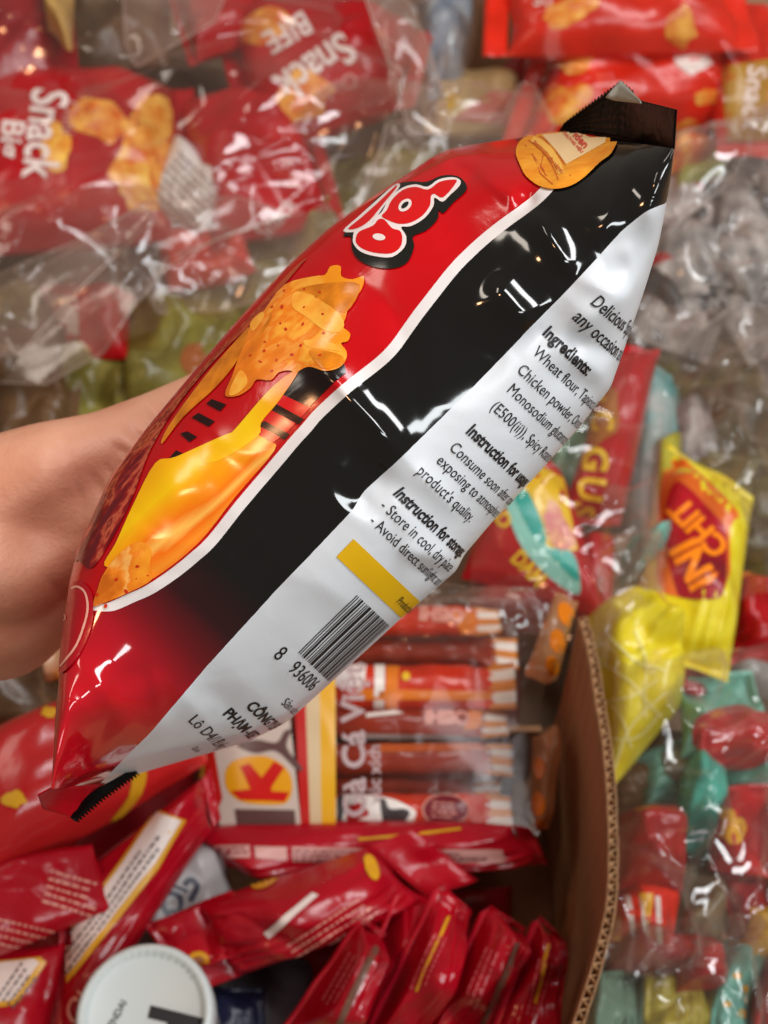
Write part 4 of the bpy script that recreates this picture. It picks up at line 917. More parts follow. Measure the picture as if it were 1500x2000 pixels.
packet('gummy_packet', 'red packet below the yellow-lettered one', 'candy packet', [(1400, 1700), (1520, 1690), (1520, 1850), (1420, 1830)], .08, .05, red_d, '', 81, 2.6, GL)
packet('gummy_packet', 'clear brownish packet lying flat between red packets', 'candy packet', [(1310, 1680), (1410, 1690), (1400, 1870), (1300, 1880)], .055, .04, pm('packet_khaki', (116, 98, 68), .3, .3), '', 82, 2.6, GL)
for k, (q, mm, lab) in enumerate([([(1160, 1900), (1260, 1890), (1250, 2040), (1140, 2040)], pm('packet_seafoam', (110, 140, 122), .3, .3), 'grey-green packet at the foot of the striped sweet packet'),
                                  ([(1260, 1890), (1400, 1890), (1385, 2040), (1250, 2040)], pm('packet_mustard', (170, 156, 60), .3, .3), 'mustard packet between the grey-green and teal packets'),
                                  ([(1390, 1860), (1490, 1850), (1480, 2040), (1380, 2040)], teal, 'teal packet with gold flecks beside the mustard packet'),
                                  ([(1475, 1860), (1570, 1860), (1570, 2040), (1465, 2040)], red_p, 'red packet edge beside the gold-flecked teal packet'),
                                  ([(1190, 1830), (1400, 1840), (1390, 1910), (1180, 1900)], red_d, 'dull red packet bottom hidden by milky film')]):
    rr_, bb_ = packet('gummy_packet', lab, 'candy packet', q, .06, .05, mm, 'v' if k < 4 else '', 85 + k, 2.4, GL)
    if k == 2: print_px('gold_fleck', [ellipse(1440, 1905, 9, 7), ellipse(1455, 1930, 6, 8), ellipse(1420, 1960, 7, 6), ellipse(1448, 1980, 8, 9)], gprint, rr_, bb_, .0007, 0)
# packets filling the pile beside the box
for k, (x, y, mm, lab) in enumerate([(1400, 1230, olive, 'olive packet between the badge packet and the teal and red packet'), (1470, 1200, orange, 'orange packet corner beside the olive sweets'), (1470, 1290, greyp, 'grey foil packet beside the teal and red packet'),
                                     (1330, 1500, greyp, 'grey-white packet edge under the bright teal foil packet'), (1250, 1560, brownp, 'brown packet in shade below the net-patterned packet'), (1240, 1120, pm('packet_beige', (176, 150, 124), .3, .25), 'beige packet under the milky film between tall red packet and badge packet')]):
    packet('gummy_packet', lab, 'candy packet', [(x - 70, y - 70), (x + 70, y - 60), (x + 75, y + 75), (x - 65, y + 70)], .035, .04, mm, 'u', 95 + k, 1.5)

for k, (q, mm, lab, z) in enumerate([([(1300, 1250), (1400, 1290), (1370, 1400), (1280, 1370)], red_p, 'small red packet wedged between the net-patterned and teal packets', .06), ([(1235, 1480), (1330, 1440), (1345, 1560), (1250, 1600)], teal, 'teal packet lying under the tip of the net-patterned packet', .05),
                                     ([(1400, 1470), (1510, 1480), (1500, 1560), (1395, 1560)], pm('packet_mint', (120, 196, 176), .22, .3), 'mint packet between the rounded red packet and the crumpled red packet', .07), ([(1335, 1640), (1420, 1630), (1400, 1730), (1320, 1740)], red_o, 'orange-red packet corner beside the shiny rounded red packet', .06),
                                     ([(1420, 1160), (1530, 1150), (1530, 1290), (1430, 1300)], red_p, 'red packet with folded side beside the orange packet corner', .055), ([(1310, 1860), (1400, 1850), (1420, 1930), (1320, 1940)], red_p, 'red packet lying across the mustard packet', .07),
                                     ([(1440, 1780), (1540, 1770), (1540, 1890), (1430, 1880)], pm('packet_sun', (226, 178, 30), .25, .3), 'golden yellow packet above the gold-flecked teal packet', .075), ([(1225, 1050), (1300, 1040), (1290, 1170), (1215, 1180)], teal, 'teal packet under milky film beside the maroon badge bag', .065)]):
    packet('gummy_packet', lab, 'candy packet', q, z, .04, mm, 'u', 400 + k, 2.2, GL, sealw=.08)

# ================================================================== CARDBOARD BOX
RIM = .25
edge = catmull([(1131, 1203), (1150, 1275), (1165, 1370), (1180, 1470), (1188, 1580), (1190, 1680), (1186, 1760), (1172, 1830), (1150, 1910), (1120, 2000), (1085, 2110)], 14)
top = np.array([atz(x, y, RIM + .0012 * math.sin(i * .9)) for i, (x, y) in enumerate(edge)])
# resample evenly
dl = np.concatenate([[0], np.cumsum(np.linalg.norm(np.diff(top, axis=0), axis=1))]); ns = 260
q = np.linspace(0, dl[-1], ns); top = np.stack([np.interp(q, dl, top[:, k]) for k in range(3)], 1)
T = np.gradient(top, axis=0); T[:, 2] = 0; T /= np.linalg.norm(T, axis=1)[:, None]; NRM = np.stack([T[:, 1], -T[:, 0], np.zeros(ns)], 1)
if NRM[0][0] < 0: NRM = -NRM                                     # points outward (to the right)
box = root('cardboard_box', (0.03, .25, 0), 'open brown cardboard box with a corrugated torn rim holding red packets', 'cardboard box')
inner_m = pm('box_inner_liner', (168, 120, 82), .8, .12, 60, .10, 10)
def corr_inner():
    m = inner_m; n, l = nodes_of(m); p = n['Principled BSDF']; return m
TH = .0042
base_t = np.interp(np.arange(ns), [0, ns - 1], [0, 0])
def sheet(off, name, m, th=.0007, zb=.002, rough=0.0, seed=0):
    rg = np.random.RandomState(seed); jag = np.convolve(rg.uniform(-1, 1, ns + 8), np.ones(5) / 5, 'same')[4:-4] * rough
    rows = 16; V = []
    for k in range(rows):
        f_ = k / (rows - 1); P = top + NRM * off; P = P.copy(); z1 = top[:, 2] + jag
        P[:, 2] = z1 + (zb - z1) * f_
        P += NRM * (.004 * math.sin(f_ * 3.1))                       # slight bulge
        V.append(P)
    o = mesh_obj(name, np.array(V).reshape(-1, 3), grid_faces(rows, ns), m, box); md = o.modifiers.new('t', 'SOLIDIFY'); md.thickness = th; md.offset = 0
    return o
sheet(0, 'inner_liner', inner_m, rough=.0018, seed=1)
sheet(TH, 'outer_liner', card, rough=.0024, seed=2)
# corrugated medium between the liners
nf = ns * 3; qq = np.linspace(0, dl[-1], nf); tp = np.stack([np.interp(qq, q, top[:, k]) for k in range(3)], 1); nr = np.stack([np.interp(qq, q, NRM[:, k]) for k in range(3)], 1)
wave = TH * (.5 + .42 * np.sin(qq / .0062 * 2 * math.pi)); V = []
for k in range(8):
    f_ = k / 7; P = tp + nr * wave[:, None]; P = P.copy(); P[:, 2] = tp[:, 2] - .0012 + (.002 - tp[:, 2]) * f_; P += nr * (.004 * math.sin(f_ * 3.1)); V.append(P)
o = mesh_obj('corrugated_medium', np.array(V).reshape(-1, 3), grid_faces(8, nf), pm('box_flute', (176, 136, 96), .85, .1, 200), box); md = o.modifiers.new('t', 'SOLIDIFY'); md.thickness = .0005
cA = top[0]; xl = -.36
slab('far_wall', (xl, cA[1] + .004), (cA[0] - .003, cA[1] + .004), .002, .085, .004, inner_m, box)
slab('left_wall', (xl, cA[1]), (xl, -.06), .002, .2, .004, inner_m, box)
V = [(xl, -.08, .003), (cA[0] + .05, -.08, .003), (cA[0] + .03, cA[1], .003), (xl, cA[1], .003)]
mesh_obj('bottom', V, [(0, 1, 2, 3)], inner_m, box, False)

# ================================================================== SAUSAGE STICKS IN THEIR CLEAR PACK
meat = pm('sausage_wrapper_brown', (150, 44, 22), .22, .12, 60, .25, 16); meat2 = pm('sausage_wrapper_red', (206, 48, 18), .22, .12, 60, .2, 16)
stripe_o = pm('stripe_orange', (222, 134, 34), .28); stripe_w = pm('stripe_white', (240, 232, 224), .3)
GS = 'sausage sticks in the clear pack'
def stick(y0, y1, x0, x1, z, m, label, seed):
    """sausage stick lying across the box: round body, flat crimped end with stripes"""
    yc = (y0 + y1) / 2; A = atz(x0, yc, z); B = atz(x1 - 52, yc, z); r = np.linalg.norm(atz(x0, y0, z) - atz(x0, y1, z)) / 2
    ax = (B - A); L_ = np.linalg.norm(ax); ax /= L_; s = np.cross((0, 0, 1), ax); k = np.array((0, 0, 1.0)); rg = np.random.RandomState(seed)
    rt = root('sausage_stick', (*(A[:2] + B[:2]) / 2, z - r * .8), label, 'sausage', GS)
    nu_, nv_ = 60, 20; V = []; ph = rg.uniform(0, 6, 4)
    for i in range(nu_):
        f_ = i / (nu_ - 1); rad = r * min(1, (1 - f_) * 9 + .25) ** .6
        for j in range(nv_):
            t = 2 * math.pi * j / nv_; w = 1 + .03 * math.sin(f_ * 21 + ph[0] + t) + .025 * math.sin(f_ * 47 + ph[1] - 2 * t)
            zz = math.sin(t) * rad * .85 * w * (1 if f_ < .9 else max(.12, (1 - f_) * 10))
            V.append(A + ax * L_ * f_ + s * math.cos(t) * r * (1 if f_ < .94 else 1 + (f_ - .94) * .6) * w * (.97 if f_ < .98 else .94) + k * zz)
    F = [[i * nv_ + j, (i + 1) * nv_ + j, (i + 1) * nv_ + (j + 1) % nv_, i * nv_ + (j + 1) % nv_] for i in range(nu_ - 1) for j in range(nv_)] + [list(range(nv_)), [(nu_ - 1) * nv_ + j for j in range(nv_)][::-1]]
    o = mesh_obj('wrapper', V, F, m, rt)
    # crimped end with bands
    E = np.array(atz(x1, yc, z)); n1, n2 = 14, 9; V = []
    for i in range(n1):
        q_ = i / (n1 - 1)
        for j in range(n2):
            p = j / (n2 - 1); V.append(B - ax * .003 + (E - B) * p + s * (q_ - .5) * 2 * r * 1.02 + k * (.0015 * math.sin(q_ * 30) + .006 * p * math.sin(seed * 2.1 + q_ * 2)))
    e = mesh_obj('crimped_end', V, grid_faces(n1, n2), [stripe_o, stripe_w], rt, True, [1 if i in (2, 3, 4, 8, 9, 10) else 0 for i in range(n1 - 1) for j in range(n2 - 1)]); md = e.modifiers.new('t', 'SOLIDIFY'); md.thickness = .0004
    return rt, bvh_of(o)
ST = [(1185, 1242, 560, 985, .115, meat2, 'topmost red sausage stick with upside-down lettering under the held bag'), (1245, 1300, 520, 1020, .095, meat, 'shaded brown sausage stick below the topmost lettered one'),
      (1300, 1385, 430, 1015, .125, meat2, 'sausage stick with yellow and white bands and a yellow star'), (1385, 1442, 430, 1000, .122, meat, 'sausage stick with upside-down lettering and silver foil edge'),
      (1452, 1512, 430, 1012, .120, meat, 'dark sausage stick with bold orange and white striped end'), (1512, 1552, 430, 985, .105, meat, 'sausage stick sunk in shadow between its neighbours'), (1550, 1625, 430, 1010, .125, meat2, 'sausage stick with a round maroon seal and white panel')]
SB = []
for k, (y0, y1, x0, x1, z, m, lab) in enumerate(ST): SB.append(stick(y0, y1, x0, x1, z, m, lab, k + 1))
def sp(k, name, polys, m, off=.0007, step=10): return print_px(name, polys, m, SB[k][0], SB[k][1], off, step)
pinkpr = pm('pink_lettering', (226, 150, 134), .4)
text_px('lettering', 'OISHI', 905, 1193, 184, 34, pinkpr, *SB[0], .0012, bold=.06)
sp(0, 'orange_tip', [[(880, 1190), (935, 1200), (935, 1235), (900, 1238)]], orange)
text_px('lettering', 'OISHI', 915, 1392, 182, 34, pinkpr, *SB[3], .0012, bold=.06)
sp(3, 'orange_tip', [[(915, 1388), (960, 1390), (930, 1425), (905, 1425)]], orange)
sp(3, 'silver_edge', [[(700, 1430), (905, 1436), (905, 1450), (700, 1446)]], pm('silver_foil', (190, 176, 170), .25, .2, 60, 0), .001)
sp(3, 'white_flash', [[(715, 1395), (770, 1388), (790, 1394), (715, 1402)]], stripe_w)
sp(2, 'orange_band', [[(700, 1345), (1000, 1352), (1000, 1368), (700, 1366)], [(755, 1302), (780, 1302), (776, 1384), (752, 1384)]], orange)
sp(2, 'white_band', [[(732, 1300), (752, 1300), (750, 1384), (730, 1384)], [(652, 1300), (715, 1300), (712, 1340), (652, 1340)]], stripe_w)
sp(2, 'yellow_star', [ellipse(793, 1322, 8, 8)], yprint, .0012)
sp(4, 'orange_band', [[(740, 1455), (960, 1452), (960, 1466), (740, 1470)]], pm('amber_print', (190, 84, 26), .3))
sp(6, 'white_panel', [smooth_closed([(655, 1562), (690, 1553), (760, 1560), (805, 1580), (812, 1592), (790, 1606), (660, 1612)], 4)], stripe_w)
sp(6, 'dark_print', [smooth_closed([(742, 1565), (752, 1563), (762, 1580), (790, 1580), (800, 1590), (780, 1610), (752, 1608), (745, 1590)], 4), smooth_closed([(658, 1560), (675, 1560), (668, 1600), (660, 1606)], 3)], dkprint, .001)
sp(6, 'red_patch', [blob(695, 1585, 24, 16, 0, 3)], red_p, .0011)
sp(6, 'maroon_seal', [ellipse(870, 1582, 46, 30)], pinkpr, .0009); sp(6, 'maroon_seal', [ellipse(870, 1582, 42, 26)], pm('maroon_print', (122, 22, 40), .3), .0012)
sp(6, 'small_type', lines_px(845, 1568, 4, 44, 4, 8, 3, seed=3), pinkpr, .0015, 0)
# clear pack around the sticks, with its printed sleeve
pk, pb_ = packet('sausage_pack', 'clear sausage pack with printed sleeve, round red and yellow emblem and grey lettering', 'food pack', [(400, 1170), (1050, 1170), (1055, 1632), (400, 1632)], .135, .03, clear_pack, '', 131, .3, nu=90, nv=70, hollow=.1)
def kp(name, polys, m, off=.0006, step=10): return print_px(name, polys, m, pk, pb_, off, step)
kp('yellow_band', [[(622, 1190), (654, 1190), (656, 1616), (628, 1616)]], pm('sleeve_yellow', (222, 162, 24), .28))
kp('cream_band', [[(590, 1190), (622, 1190), (628, 1616), (606, 1616)]], pm('sleeve_cream', (206, 178, 138), .3))
kp('red_band', [[(566, 1190), (590, 1190), (606, 1616), (588, 1616)]], pm('sleeve_red', (184, 26, 20), .28))
kp('cream_field', [[(415, 1400), (566, 1400), (588, 1612), (430, 1612)]], pm('sleeve_white', (196, 176, 162), .3))
kp('red_band', [[(400, 1460), (418, 1455), (436, 1560), (418, 1600), (405, 1560)]], pm('sleeve_red', (184, 26, 20), .28), .0009)
kp('olive_band', [[(362, 1490), (400, 1480), (404, 1612), (370, 1612)]], pm('sleeve_olive', (196, 142, 30), .3), .0009)
kp('emblem', [smooth_closed([(446, 1498), (470, 1482), (520, 1478), (558, 1500), (571, 1530), (566, 1560), (545, 1572), (480, 1568), (450, 1550), (440, 1525)], 4)], pm('emblem_yellow', (222, 150, 20), .28), .0009)
kp('emblem_letter', [[(470, 1498), (488, 1492), (512, 1520), (536, 1488), (556, 1500), (532, 1536), (530, 1546), (566, 1548), (556, 1566), (470, 1562), (452, 1546), (490, 1542)]], pm('emblem_red', (196, 20, 16), .28), .0012)
kp('dark_print', [smooth_closed([(464, 1456), (500, 1446), (540, 1452), (556, 1430), (570, 1428), (560, 1460), (590, 1500), (580, 1504), (540, 1468), (500, 1472)], 4), [(460, 1580), (576, 1582), (578, 1612), (464, 1612)]], pm('sleeve_dark', (92, 60, 56), .3), .0012)
text_px('lettering', 'Gà Cá Việt', 714, 1596, -91, 62, pm('sleeve_grey_letter', (176, 150, 148), .4), pk, pb_, .0009, bold=.03, xs=1.05)
text_px('lettering', 'xúc xích', 744, 1570, -91, 34, pm('sleeve_grey_letter', (176, 150, 148), .4), pk, pb_, .0009, bold=.02)
# dotted twisted end of a clear pack hanging over the box corner
def dotted(quad, z, lab, seed, dots):
    r_, b_ = packet('dotted_wrapper', lab, 'wrapper', quad, z, .02, film_mat('peach_film', (236, 176, 122), .5, .3, 1.0, .1), '', seed, 1.2)
    print_px('orange_dot', [ellipse(*d) for d in dots], pm('dot_orange', (222, 120, 8), .3), r_, b_, .0006, 8)
dotted([(1085, 1160), (1130, 1175), (1085, 1330), (1025, 1310)], [.19, .19, .15, .15], 'peach film wrapper with orange spots draped over the box corner', 133, [(1105, 1200, 15, 24, -20), (1088, 1252, 15, 24, -10), (1078, 1300, 13, 20, -10), (1060, 1215, 10, 18, 0)])
dotted([(1040, 1440), (1075, 1420), (1070, 1620), (1035, 1630)], [.13, .13, .12, .12], 'amber spotted wrapper end hanging beside the box wall', 134, [(1055, 1500, 10, 22, 0), (1052, 1570, 13, 24, 0), (1056, 1610, 10, 12, 0)])
packet('sausage_pack', 'striped orange and white end of a pack in shade under the hand', 'food pack', [(75, 1205), (128, 1205), (120, 1330), (88, 1330)], .13, .03, pm('stripe_pack', (206, 170, 140), .3, .2, 60, 0, 30, rgb2=(200, 110, 40)), '', 135, 1)
packet('sausage_pack', 'dim clear brown pack under the wrist at the edge of the box', 'food pack', [(-60, 1230), (240, 1215), (260, 1420), (-60, 1420)], .10, .04, brownp, '', 136, 1.2)

# ================================================================== RED PACKETS IN THE BOX
GR = 'red biscuit packets in the box'
r20, b20 = packet('biscuit_packet', 'long red packet on its side with a row of nutrition panels', 'biscuit packet', [(385, 1618), (1000, 1612), (1062, 1660), (1040, 1712)][:2] + [(1040, 1690), (420, 1690)], [.145, .145, .125, .125], .035, red_b, 'u', 140, .8, GR, nu=80, sealw=.05)
print_px('nutrition_panel', [[(420, 1652), (488, 1652), (488, 1675), (424, 1675)], [(496, 1654), (560, 1655), (560, 1680), (500, 1676)], [(570, 1655), (980, 1660), (990, 1686), (572, 1682)]], pm('faded_white_print', (206, 150, 140), .4), r20, b20, .0006)
print_px('small_type', lines_px(575, 1660, 1, 390, 3, 8, 3, seed=5) + lines_px(426, 1656, 1, 56, 2, 8, 3, seed=6), pm('mulberry_print', (120, 40, 60), .4), r20, b20, .0009, 0)
print_px('gold_line', [band([(700, 1640), (800, 1632), (900, 1620)], 5)], gprint, r20, b20, .0007)
r22, b22 = packet('biscuit_packet', 'large folded crimson packet with gold emblems and a white text block', 'biscuit packet', [(390, 1770), (715, 1655), (835, 1755), (470, 1905)], [.16, .165, .15, .135], .05, red_b, 'u', 144, 1.3, GR, nu=80, nv=50, sealw=.26)
print_px('text_block', lines_px(560, 1845, -33, 190, 5, 14, 4, seed=9), pinkpr, r22, b22, .0007, 0)
print_px('white_stripe', [[(515, 1822), (610, 1745), (622, 1750), (525, 1832)]], wprint, r22, b22, .0009)
print_px('gold_patch', [ellipse(725, 1695, 12, 26, -20), ellipse(520, 1712, 36, 20, -35)], gprint, r22, b22, .0008)
print_px('emblem_letter', [band(catmull([(498, 1722), (512, 1708), (524, 1716), (540, 1702)], 4), 5)], pm('rust_print', (150, 84, 40), .35), r22, b22, .0011)
r21, b21 = packet('biscuit_packet', 'flat crimson packet corner with a round gold emblem beside the tub lid', 'biscuit packet', [(278, 1806), (455, 1738), (470, 1868), (340, 1900)], [.158, .165, .155, .15], .014, red_b, '', 142, .9, GR)
print_px('emblem', [ellipse(388, 1878, 22, 20)], gprint, r21, b21, .0006); print_px('emblem', [ellipse(388, 1878, 12, 10)], pm('rust_print', (150, 84, 40), .35), r21, b21, .0009, 0)
SHV = [([(705, 1800), (748, 1830), (650, 2050), (530, 2050)], 'crimson packet standing on edge with a brown fold line'), ([(780, 1745), (838, 1752), (730, 2050), (650, 2050)], 'crimson packet standing on edge behind the crimped ones, dark in shade'),
       ([(858, 1735), (918, 1790), (825, 2050), (705, 2050)], 'crimson packet on edge with a shiny torn corner'), ([(952, 1775), (1024, 1822), (935, 2050), (822, 2050)], 'crimson packet on edge second from the box wall with zigzag crimp'), ([(1052, 1795), (1106, 1850), (1085, 2050), (955, 2050)], 'crimson packet on edge pressed against the box wall')]
for k, (q, lab) in enumerate(SHV):
    rr_, bb_ = packet('biscuit_packet', lab, 'biscuit packet', q, [.172, .165, .145, .152] if k != 1 else [.15, .14, .12, .13], .026, pm('packet_crimson_gloss', (166, 8, 28), .14, .25, 60, .12, 18), 'v', 150 + k, 1.6, GR, sealw=.03, puffp=7)
    (x0, y0), (x1, y1), (x2, y2), (x3, y3) = q
    # crimped edge along one side
    m_ = 80; tq = np.linspace(0, 1, m_); V = []
    e0 = np.array(atz(x0, y0, .173)); e1 = np.array(atz(x3, y3, .153)); out = np.array(atz(x0 - 13, y0 + 6, .170)) - e0
    for r_ in range(4):
        f_ = r_ / 3; P = e0 + (e1 - e0) * tq[:, None] + out * f_
        if r_ == 3: P = P + out * (.3 * (np.arange(m_) % 2))[:, None]
        P[:, 2] += .0012 * np.sin(tq * 17 + k) * f_; V.append(P)
    s = mesh_obj('crimped_edge', np.array(V).reshape(-1, 3), grid_faces(4, m_), pm('fin_crimson', (196, 24, 48), .25, .3, 90), rr_); md = s.modifiers.new('t', 'SOLIDIFY'); md.thickness = .0006
    gx, gy = (x0 + x1) / 2, (y0 + y1) / 2; hx, hy = (x2 + x3) / 2, (y2 + y3) / 2; an = math.degrees(math.atan2(hy - gy, hx - gx))
    if k != 1: print_px('small_type', lines_px(gx + (hx - gx) * .25 + 14, gy + (hy - gy) * .25, an, 120, 3, 11, 3, seed=40 + k), pm('rose_print', (206, 90, 96), .4), rr_, bb_, .0008, 0)
    if k in (2, 4): print_px('gold_line', [band([(gx + (hx - gx) * .1, gy + (hy - gy) * .1), (gx + (hx - gx) * .6, gy + (hy - gy) * .6)], 5)], gprint, rr_, bb_, .0008)
    if k in (0, 3): print_px('fold_line', [band([(x1 - 12, y1 + 20), ((x1 + x2) / 2 - 8, (y1 + y2) / 2), (x2 - 10, y2)], 12)], pm('cocoa_print', (110, 74, 60), .35), rr_, bb_, .0007)
r23, b23 = packet('biscuit_packet', 'big glossy red packet with long soft ridges and gold band at its end', 'biscuit packet', [(-90, 1470), (340, 1290), (405, 1490), (-90, 1790)], [.175, .175, .165, .165], .075, pm('packet_scarlet', (196, 36, 36), .22, .15, 40, .1), '', 160, .6, GR, nu=80)
print_px('gold_band', [smooth_closed([(262, 1500), (285, 1500), (275, 1550), (230, 1600), (215, 1602), (250, 1555)], 3)], gprint, r23, b23, .0008)
print_px('gold_star', [blob(95, 1392, 14, 10, 0, 4), blob(28, 1560, 24, 16, 0, 5)], gprint, r23, b23, .0008)
r24, b24 = packet('biscuit_packet', 'crimson packet with a long white barcode strip edged in gold', 'biscuit packet', [(140, 1710), (395, 1520), (415, 1620), (120, 2060)], [.165, .165, .155, .15], .035, red_b, 'u', 162, .8, GR, nu=70, sealw=.06)
strip = [(338, 1588), (352, 1600), (300, 1690), (96, 1952), (52, 1940), (240, 1690), (310, 1600)]
print_px('gold_edge', [[(306, 1582), (362, 1602), (308, 1696), (100, 1962), (42, 1946), (232, 1688)]], gprint, r24, b24, .0007)
print_px('nutrition_panel', [[(308, 1588), (352, 1602), (302, 1686), (240, 1690 + 75), (96, 1952), (54, 1940), (240, 1688)]], wprint, r24, b24, .0010)
print_px('small_type', lines_px(75, 1938, -54, 420, 3, 11, 4, seed=12), mprint, r24, b24, .0013, 0)
text_px('lettering', 'Choco', 150, 2010, -52, 60, pinkpr, r24, b24, .0012, shear=.3)
r25, b25 = packet('biscuit_packet', 'crimson packet flap with rows of small pink type', 'biscuit packet', [(-90, 1690), (180, 1650), (230, 1780), (-70, 1890)], [.18, .18, .175, .175], .02, red_b, '', 164, .8, GR)
print_px('small_type', lines_px(-20, 1790, 12, 190, 4, 15, 4, seed=14) + lines_px(100, 1700, 16, 100, 5, 15, 5, seed=15), pinkpr, r25, b25, .0007, 0)
r26, b26 = packet('biscuit_packet', 'crimson packet under the type flap with a gold-edged panel', 'biscuit packet', [(-90, 1840), (130, 1840), (90, 2060), (-90, 2060)], [.16, .16, .15, .15], .03, red_b, '', 166, .8, GR)
print_px('gold_edge', [[(78, 1870), (90, 1880), (34, 1962), (-20, 1970), (-20, 1880)]], gprint, r26, b26, .0007)
print_px('nutrition_panel', [[(66, 1874), (76, 1880), (26, 1954), (-20, 1960), (-20, 1884)]], wprint, r26, b26, .0010)
print_px('small_type', lines_px(-6, 1948, -54, 90, 4, 12, 4, seed=18), mprint, r26, b26, .0013, 0)
# grey cup-shaped pouch with a dark swirl
r27, b27 = packet('white_pouch', 'greyish white pouch with dark swirl print under the folded crimson packet', 'pouch', [(290, 1640), (440, 1650), (480, 1850), (190, 1880)], [.13, .13, .115, .115], .05, pm('pouch_white', (170, 166, 164), .35, .15, 50, .1), '', 170, .8)
swl = catmull([(330, 1790), (318, 1765), (330, 1745), (352, 1752), (350, 1778), (330, 1780)], 5)
print_px('swirl', [band(swl, 10), band(catmull([(372, 1760), (385, 1730), (372, 1718), (360, 1728)], 5), 11), band(catmull([(268, 1790), (290, 1750), (330, 1730), (366, 1740)], 5), 6), blob(352, 1645, 16, 9, 0, 3)], pm('slate_print', (66, 68, 80), .4), r27, b27, .0007, 8)
print_px('swirl', [[(262, 1780), (285, 1765), (300, 1810), (275, 1815)]], pm('slate_print', (66, 68, 80), .4), r27, b27, .0007, 8)
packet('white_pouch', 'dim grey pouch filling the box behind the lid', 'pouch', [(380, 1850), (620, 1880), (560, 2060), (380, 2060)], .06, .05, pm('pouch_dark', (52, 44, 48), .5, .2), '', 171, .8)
# round lid
lid_c = np.array(atz(284, 1982, .19)); lr = np.linalg.norm(np.array(atz(150, 1982, .19)) - lid_c)
lid = root('round_lid_tub', (lid_c[0], lid_c[1], .095), 'round white tub lid with bold dark letter, beside the crimson packets', 'tub')
prof = [(0, 0), (.80, 0), (.84, .0012), (.88, .004), (.93, .0046), (.98, .0035), (1, .0), (1.0, -.012), (.985, -.014)]
V, F = [], []; sg = 72
for r_, h in prof:
    for k in range(sg): V.append(lid_c + np.array((lr * r_ * math.cos(2 * math.pi * k / sg), lr * r_ * math.sin(2 * math.pi * k / sg), h)))
for i in range(len(prof) - 1):
    for k in range(sg): F.append([i * sg + k, (i + 1) * sg + k, (i + 1) * sg + (k + 1) % sg, i * sg + (k + 1) % sg])
lo = mesh_obj('lid', V, F, pm('lid_white', (214, 222, 220), .4, .05, 40), lid)
V, F = [], []
for h, r_ in ((-.014, .95), (-.05, .92), (-.09, .86), (-.0945, .8), (-.0945, .02)):
    for k in range(sg): V.append(lid_c + np.array((lr * r_ * math.cos(2 * math.pi * k / sg), lr * r_ * math.sin(2 * math.pi * k / sg), h)))
for i in range(4):
    for k in range(sg): F.append([i * sg + k, (i + 1) * sg + k, (i + 1) * sg + (k + 1) % sg, i * sg + (k + 1) % sg])
mesh_obj('tub', V, F, pm('tub_grey', (120, 122, 126), .4), lid); bl = bvh_of(lo)
text_px('lettering', 'T', 268, 2082, 14, 170, pm('lid_ink', (46, 46, 50), .4), lid, bl, .0008, bold=.03)
text_px('lettering', 'ENDAI', 222, 2010, -62, 20, pm('lid_ink', (46, 46, 50), .4), lid, bl, .0008)
print_px('ridge_mark', [band([(284 + math.cos(a) * 108, 1968 + math.sin(a) * 100), (284 + math.cos(a) * 122, 1968 + math.sin(a) * 114)], 2) for a in np.linspace(-2.6, -.6, 16)], pm('lid_mark', (196, 202, 196), .4), lid, bl, .0006, 0)
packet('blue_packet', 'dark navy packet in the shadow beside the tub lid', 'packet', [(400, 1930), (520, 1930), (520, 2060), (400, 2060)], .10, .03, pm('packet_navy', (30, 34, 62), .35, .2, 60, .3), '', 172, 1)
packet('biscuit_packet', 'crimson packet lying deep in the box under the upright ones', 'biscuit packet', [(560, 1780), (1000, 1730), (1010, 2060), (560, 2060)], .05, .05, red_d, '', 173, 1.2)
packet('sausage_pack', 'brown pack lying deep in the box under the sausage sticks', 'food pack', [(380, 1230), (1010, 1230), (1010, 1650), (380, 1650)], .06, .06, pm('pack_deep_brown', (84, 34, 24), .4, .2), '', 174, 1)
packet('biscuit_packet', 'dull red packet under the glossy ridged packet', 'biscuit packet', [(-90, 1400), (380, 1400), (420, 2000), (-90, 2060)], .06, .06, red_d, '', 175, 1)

# ================================================================== CLEAR FILM BAGS
fb = film('clear_bag', 'large crumpled clear bag over the red snack packets', [(-80, -80), (760, -80), (880, 300), (-80, 640)], [.16, .16, .10, .10], .035, clear, 201, 1.0, 22, 60, 190)
film('clear_bag', 'milky fold of clear film hanging over the wrist packets', [(-80, 420), (420, 330), (560, 600), (-80, 760)], [.13, .12, .05, .06], .02, clear_warm, 203, 1.0, 16, 40, 150)
film('clear_bag', 'pale loose clear film between the red packets and the seal of the held bag', [(560, 150), (1080, 190), (1080, 330), (560, 600)], [.13, .12, .08, .05], .03, clear_warm, 205, .9, 16, 40, 150)
film('clear_bag', 'tall fold of clear film beside the blue-grey packet', [(700, -70), (960, -60), (900, 200), (780, 240)], [.18, .14, .10, .13], .02, clear_warm, 207, .8, 10, 30, 120)
film('clear_bag', 'thin clear film stretched over the orange-red packets', [(980, -70), (1580, -60), (1580, 320), (1000, 300)], [.20, .20, .15, .13], .03, clear_pack, 209, .8, 10, 24, 140)
film('clear_bag', 'crumpled clear bag full of black and white sweets', [(1270, 280), (1580, 260), (1580, 690), (1240, 690)], [.10, .10, .09, .09], .04, cloudy, 211, 1.9, 26, 90, 200)
film('clear_bag', 'dusky clear bag of olive sweets', [(1290, 600), (1580, 600), (1580, 1180), (1330, 1180)], [.08, .08, .08, .08], .03, clear_warm, 213, 1.1, 18, 50, 160)
